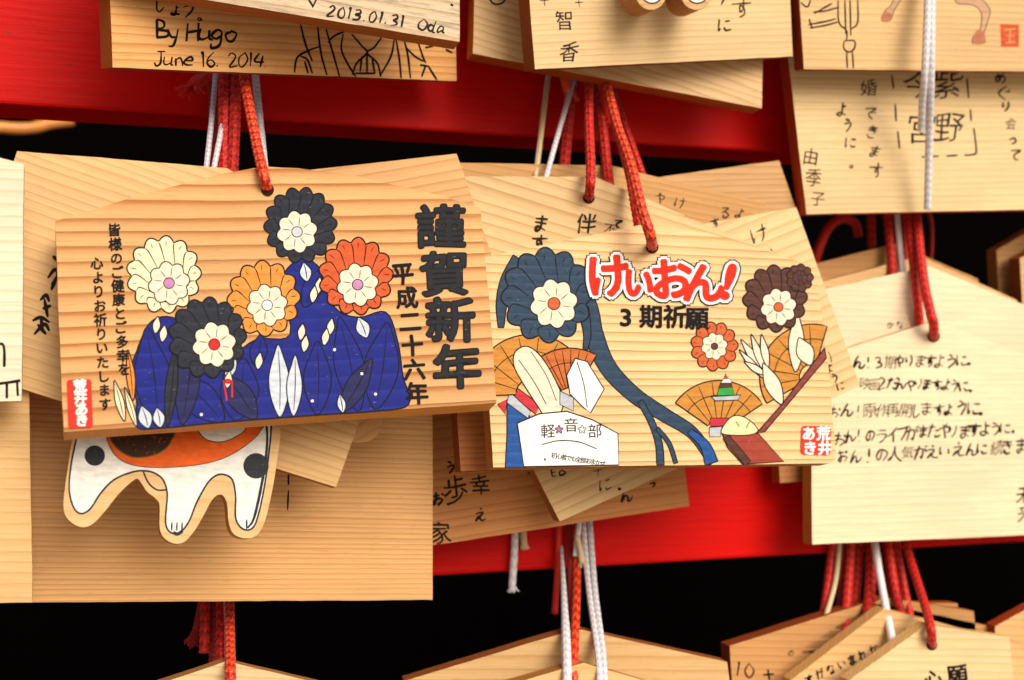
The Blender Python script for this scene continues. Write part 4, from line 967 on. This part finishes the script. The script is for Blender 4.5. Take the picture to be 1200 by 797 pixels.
cord('dark brown cord loop at the right of the right bundle', [(1084, 240, .475), (1091, 258, .475), (1092, 285, .478), (1090, 312, .482)], 5, DEEP_CORD)
# lower left bundle
for lab, p, w_, m in (('red braid at the left of the bundle under the plain fine grained plaque', [(240, 690, .472), (240, 730, .465), (239, 765, .46)], 10, RED_CORD), ('dark red braid in the middle of the bundle under the plain fine grained plaque', [(251, 690, .474), (251, 740, .465), (250, 800, .452)], 10, DEEP_CORD), ('red braid right of the middle in the bundle under the plain fine grained plaque', [(259, 690, .468), (259, 740, .455), (258, 800, .44)], 10, RED_CORD),
                      ('long red braid reaching the pale peak at the bottom edge', [(269, 690, .462), (269, 740, .44), (270, 790, .414), (270, 815, .416)], 10, ORANGE_CORD), ('thin white cord sliver in the bundle under the plain fine grained plaque', [(264, 690, .466), (265, 740, .452), (266, 800, .435)], 4, WHITE_CORD)):
    cord(lab, p, w_, m, **(BR if w_ > 5 else {}))
cord('dark red tassel left of the bundle under the plain fine grained plaque', [(240, 690, .478), (234, 720, .474), (230, 738, .472)], 9, DEEP_CORD, name='red_tassel', fray=.006)
# lower middle bundle
cord('white braided cord tail with a frayed end below the long written plaque', [(604, 600, .473), (603, 640, .473), (600, 688, .472)], 8.5, WHITE_CORD, braid=.16, pitch=.002, fray=.0026)
cord('short white frayed cord end beside the white braided tail', [(613, 605, .475), (613, 625, .474), (614, 639, .474)], 8, CREAM_CORD, fray=.0024)
cord('red cord ending in a small knot over the dark gap', [(655, 600, .474), (654, 660, .472), (650, 716, .47)], 7.5, RED_CORD, fray=.0018)
cord('dark red cord beside the orange braid in the lower middle bundle', [(667, 600, .476), (669, 680, .46), (672, 770, .437), (672, 840, .432)], 8, DEEP_CORD)
cord('thick white cord tapering upward in the lower middle bundle', [(658, 640, .472), (661, 700, .452), (664, 770, .428), (665, 840, .415)], 10, WHITE_CORD, braid=.2, pitch=.0016, taper=lambda t: .35+.65*min(1, t*1.6))
cord('orange red braid in the lower middle bundle', [(675, 606, .474), (676, 680, .457), (673, 770, .430), (672, 840, .418)], 9, ORANGE_CORD, braid=.25, pitch=.0022)
cord('left one of two parallel white cords in the lower middle bundle', [(682, 600, .473), (690, 690, .452), (701, 770, .428), (704, 840, .416)], 6.5, WHITE_CORD, braid=.3, pitch=.0014)
cord('right one of two parallel white cords in the lower middle bundle', [(690, 600, .473), (697, 690, .452), (707, 770, .428), (710, 840, .416)], 6.5, WHITE_CORD, braid=.3, pitch=.0014)
cord('short white cord crossing the orange braid near its top', [(680, 600, .468), (677, 628, .464), (674, 652, .462)], 6.5, WHITE_CORD)
cord('short cream frayed end hanging beside the orange braid', [(676, 628, .462), (680, 645, .460), (682, 660, .459)], 7, CREAM_CORD, fray=.0022)
# lower right bundle
for lab, p, w_, m in (('red cord at the far left of the lower right bundle', [(977, 622, .474), (970, 680, .472), (962, 736, .468)], 8, RED_CORD), ('thin cream cord near the left of the lower right bundle', [(985, 622, .473), (979, 680, .470), (966, 728, .464)], 6, CREAM_CORD), ('thin deep red cord third from left in the lower right bundle', [(989, 622, .476), (985, 680, .474), (981, 740, .470)], 6, DEEP_CORD),
                      ('red cord just left of the middle of the lower right bundle', [(998, 622, .474), (994, 680, .470), (990, 740, .462)], 11, RED_CORD), ('broad red cord in the middle of the lower right bundle', [(1007, 622, .478), (1004, 680, .474), (998, 730, .466)], 11, RED_CORD), ('red cord right of the middle gap in the lower right bundle', [(1021, 622, .474), (1020, 680, .466), (1017, 730, .456)], 12, RED_CORD),
                      ('red cord behind the white one in the lower right bundle', [(1036, 622, .475), (1041, 680, .468), (1047, 760, .457)], 8, DEEP_CORD), ('red cord right of the white one in the lower right bundle', [(1038, 622, .473), (1049, 690, .462), (1064, 750, .450)], 10, RED_CORD), ('second red cord right of the white one in the lower right bundle', [(1046, 622, .475), (1057, 680, .468), (1070, 740, .458)], 10, RED_CORD)):
    cord(lab, p, w_, m, braid=.2 if w_ > 7 else 0)
cord('white cord crossing the red cords of the lower right bundle', [(1023, 622, .470), (1032, 680, .458), (1046, 752, .441)], 8.5, WHITE_CORD)
cord('', [(1056, 618, .472), (1068, 660, .462), (1084, 710, .441), (1091, 738, .4275), (1092, 755, .4325), (1092, 756, .438)], 9, RED_CORD, parent=E5, braid=.25)

# a worn brass fitting far back in the dark
me, org = tube([at(-60, 140, .80), at(0, 149, .80), at(35, 150, .80), at(62, 144, .80), at(86, 141, .80)], .0035, 'brass_bar', BRASS)
o = link(bpy.data.objects.new('brass_bar', me)); o.location = org
tag(o, 'blurred brass bar in the dark gap at the left edge', 'fitting')
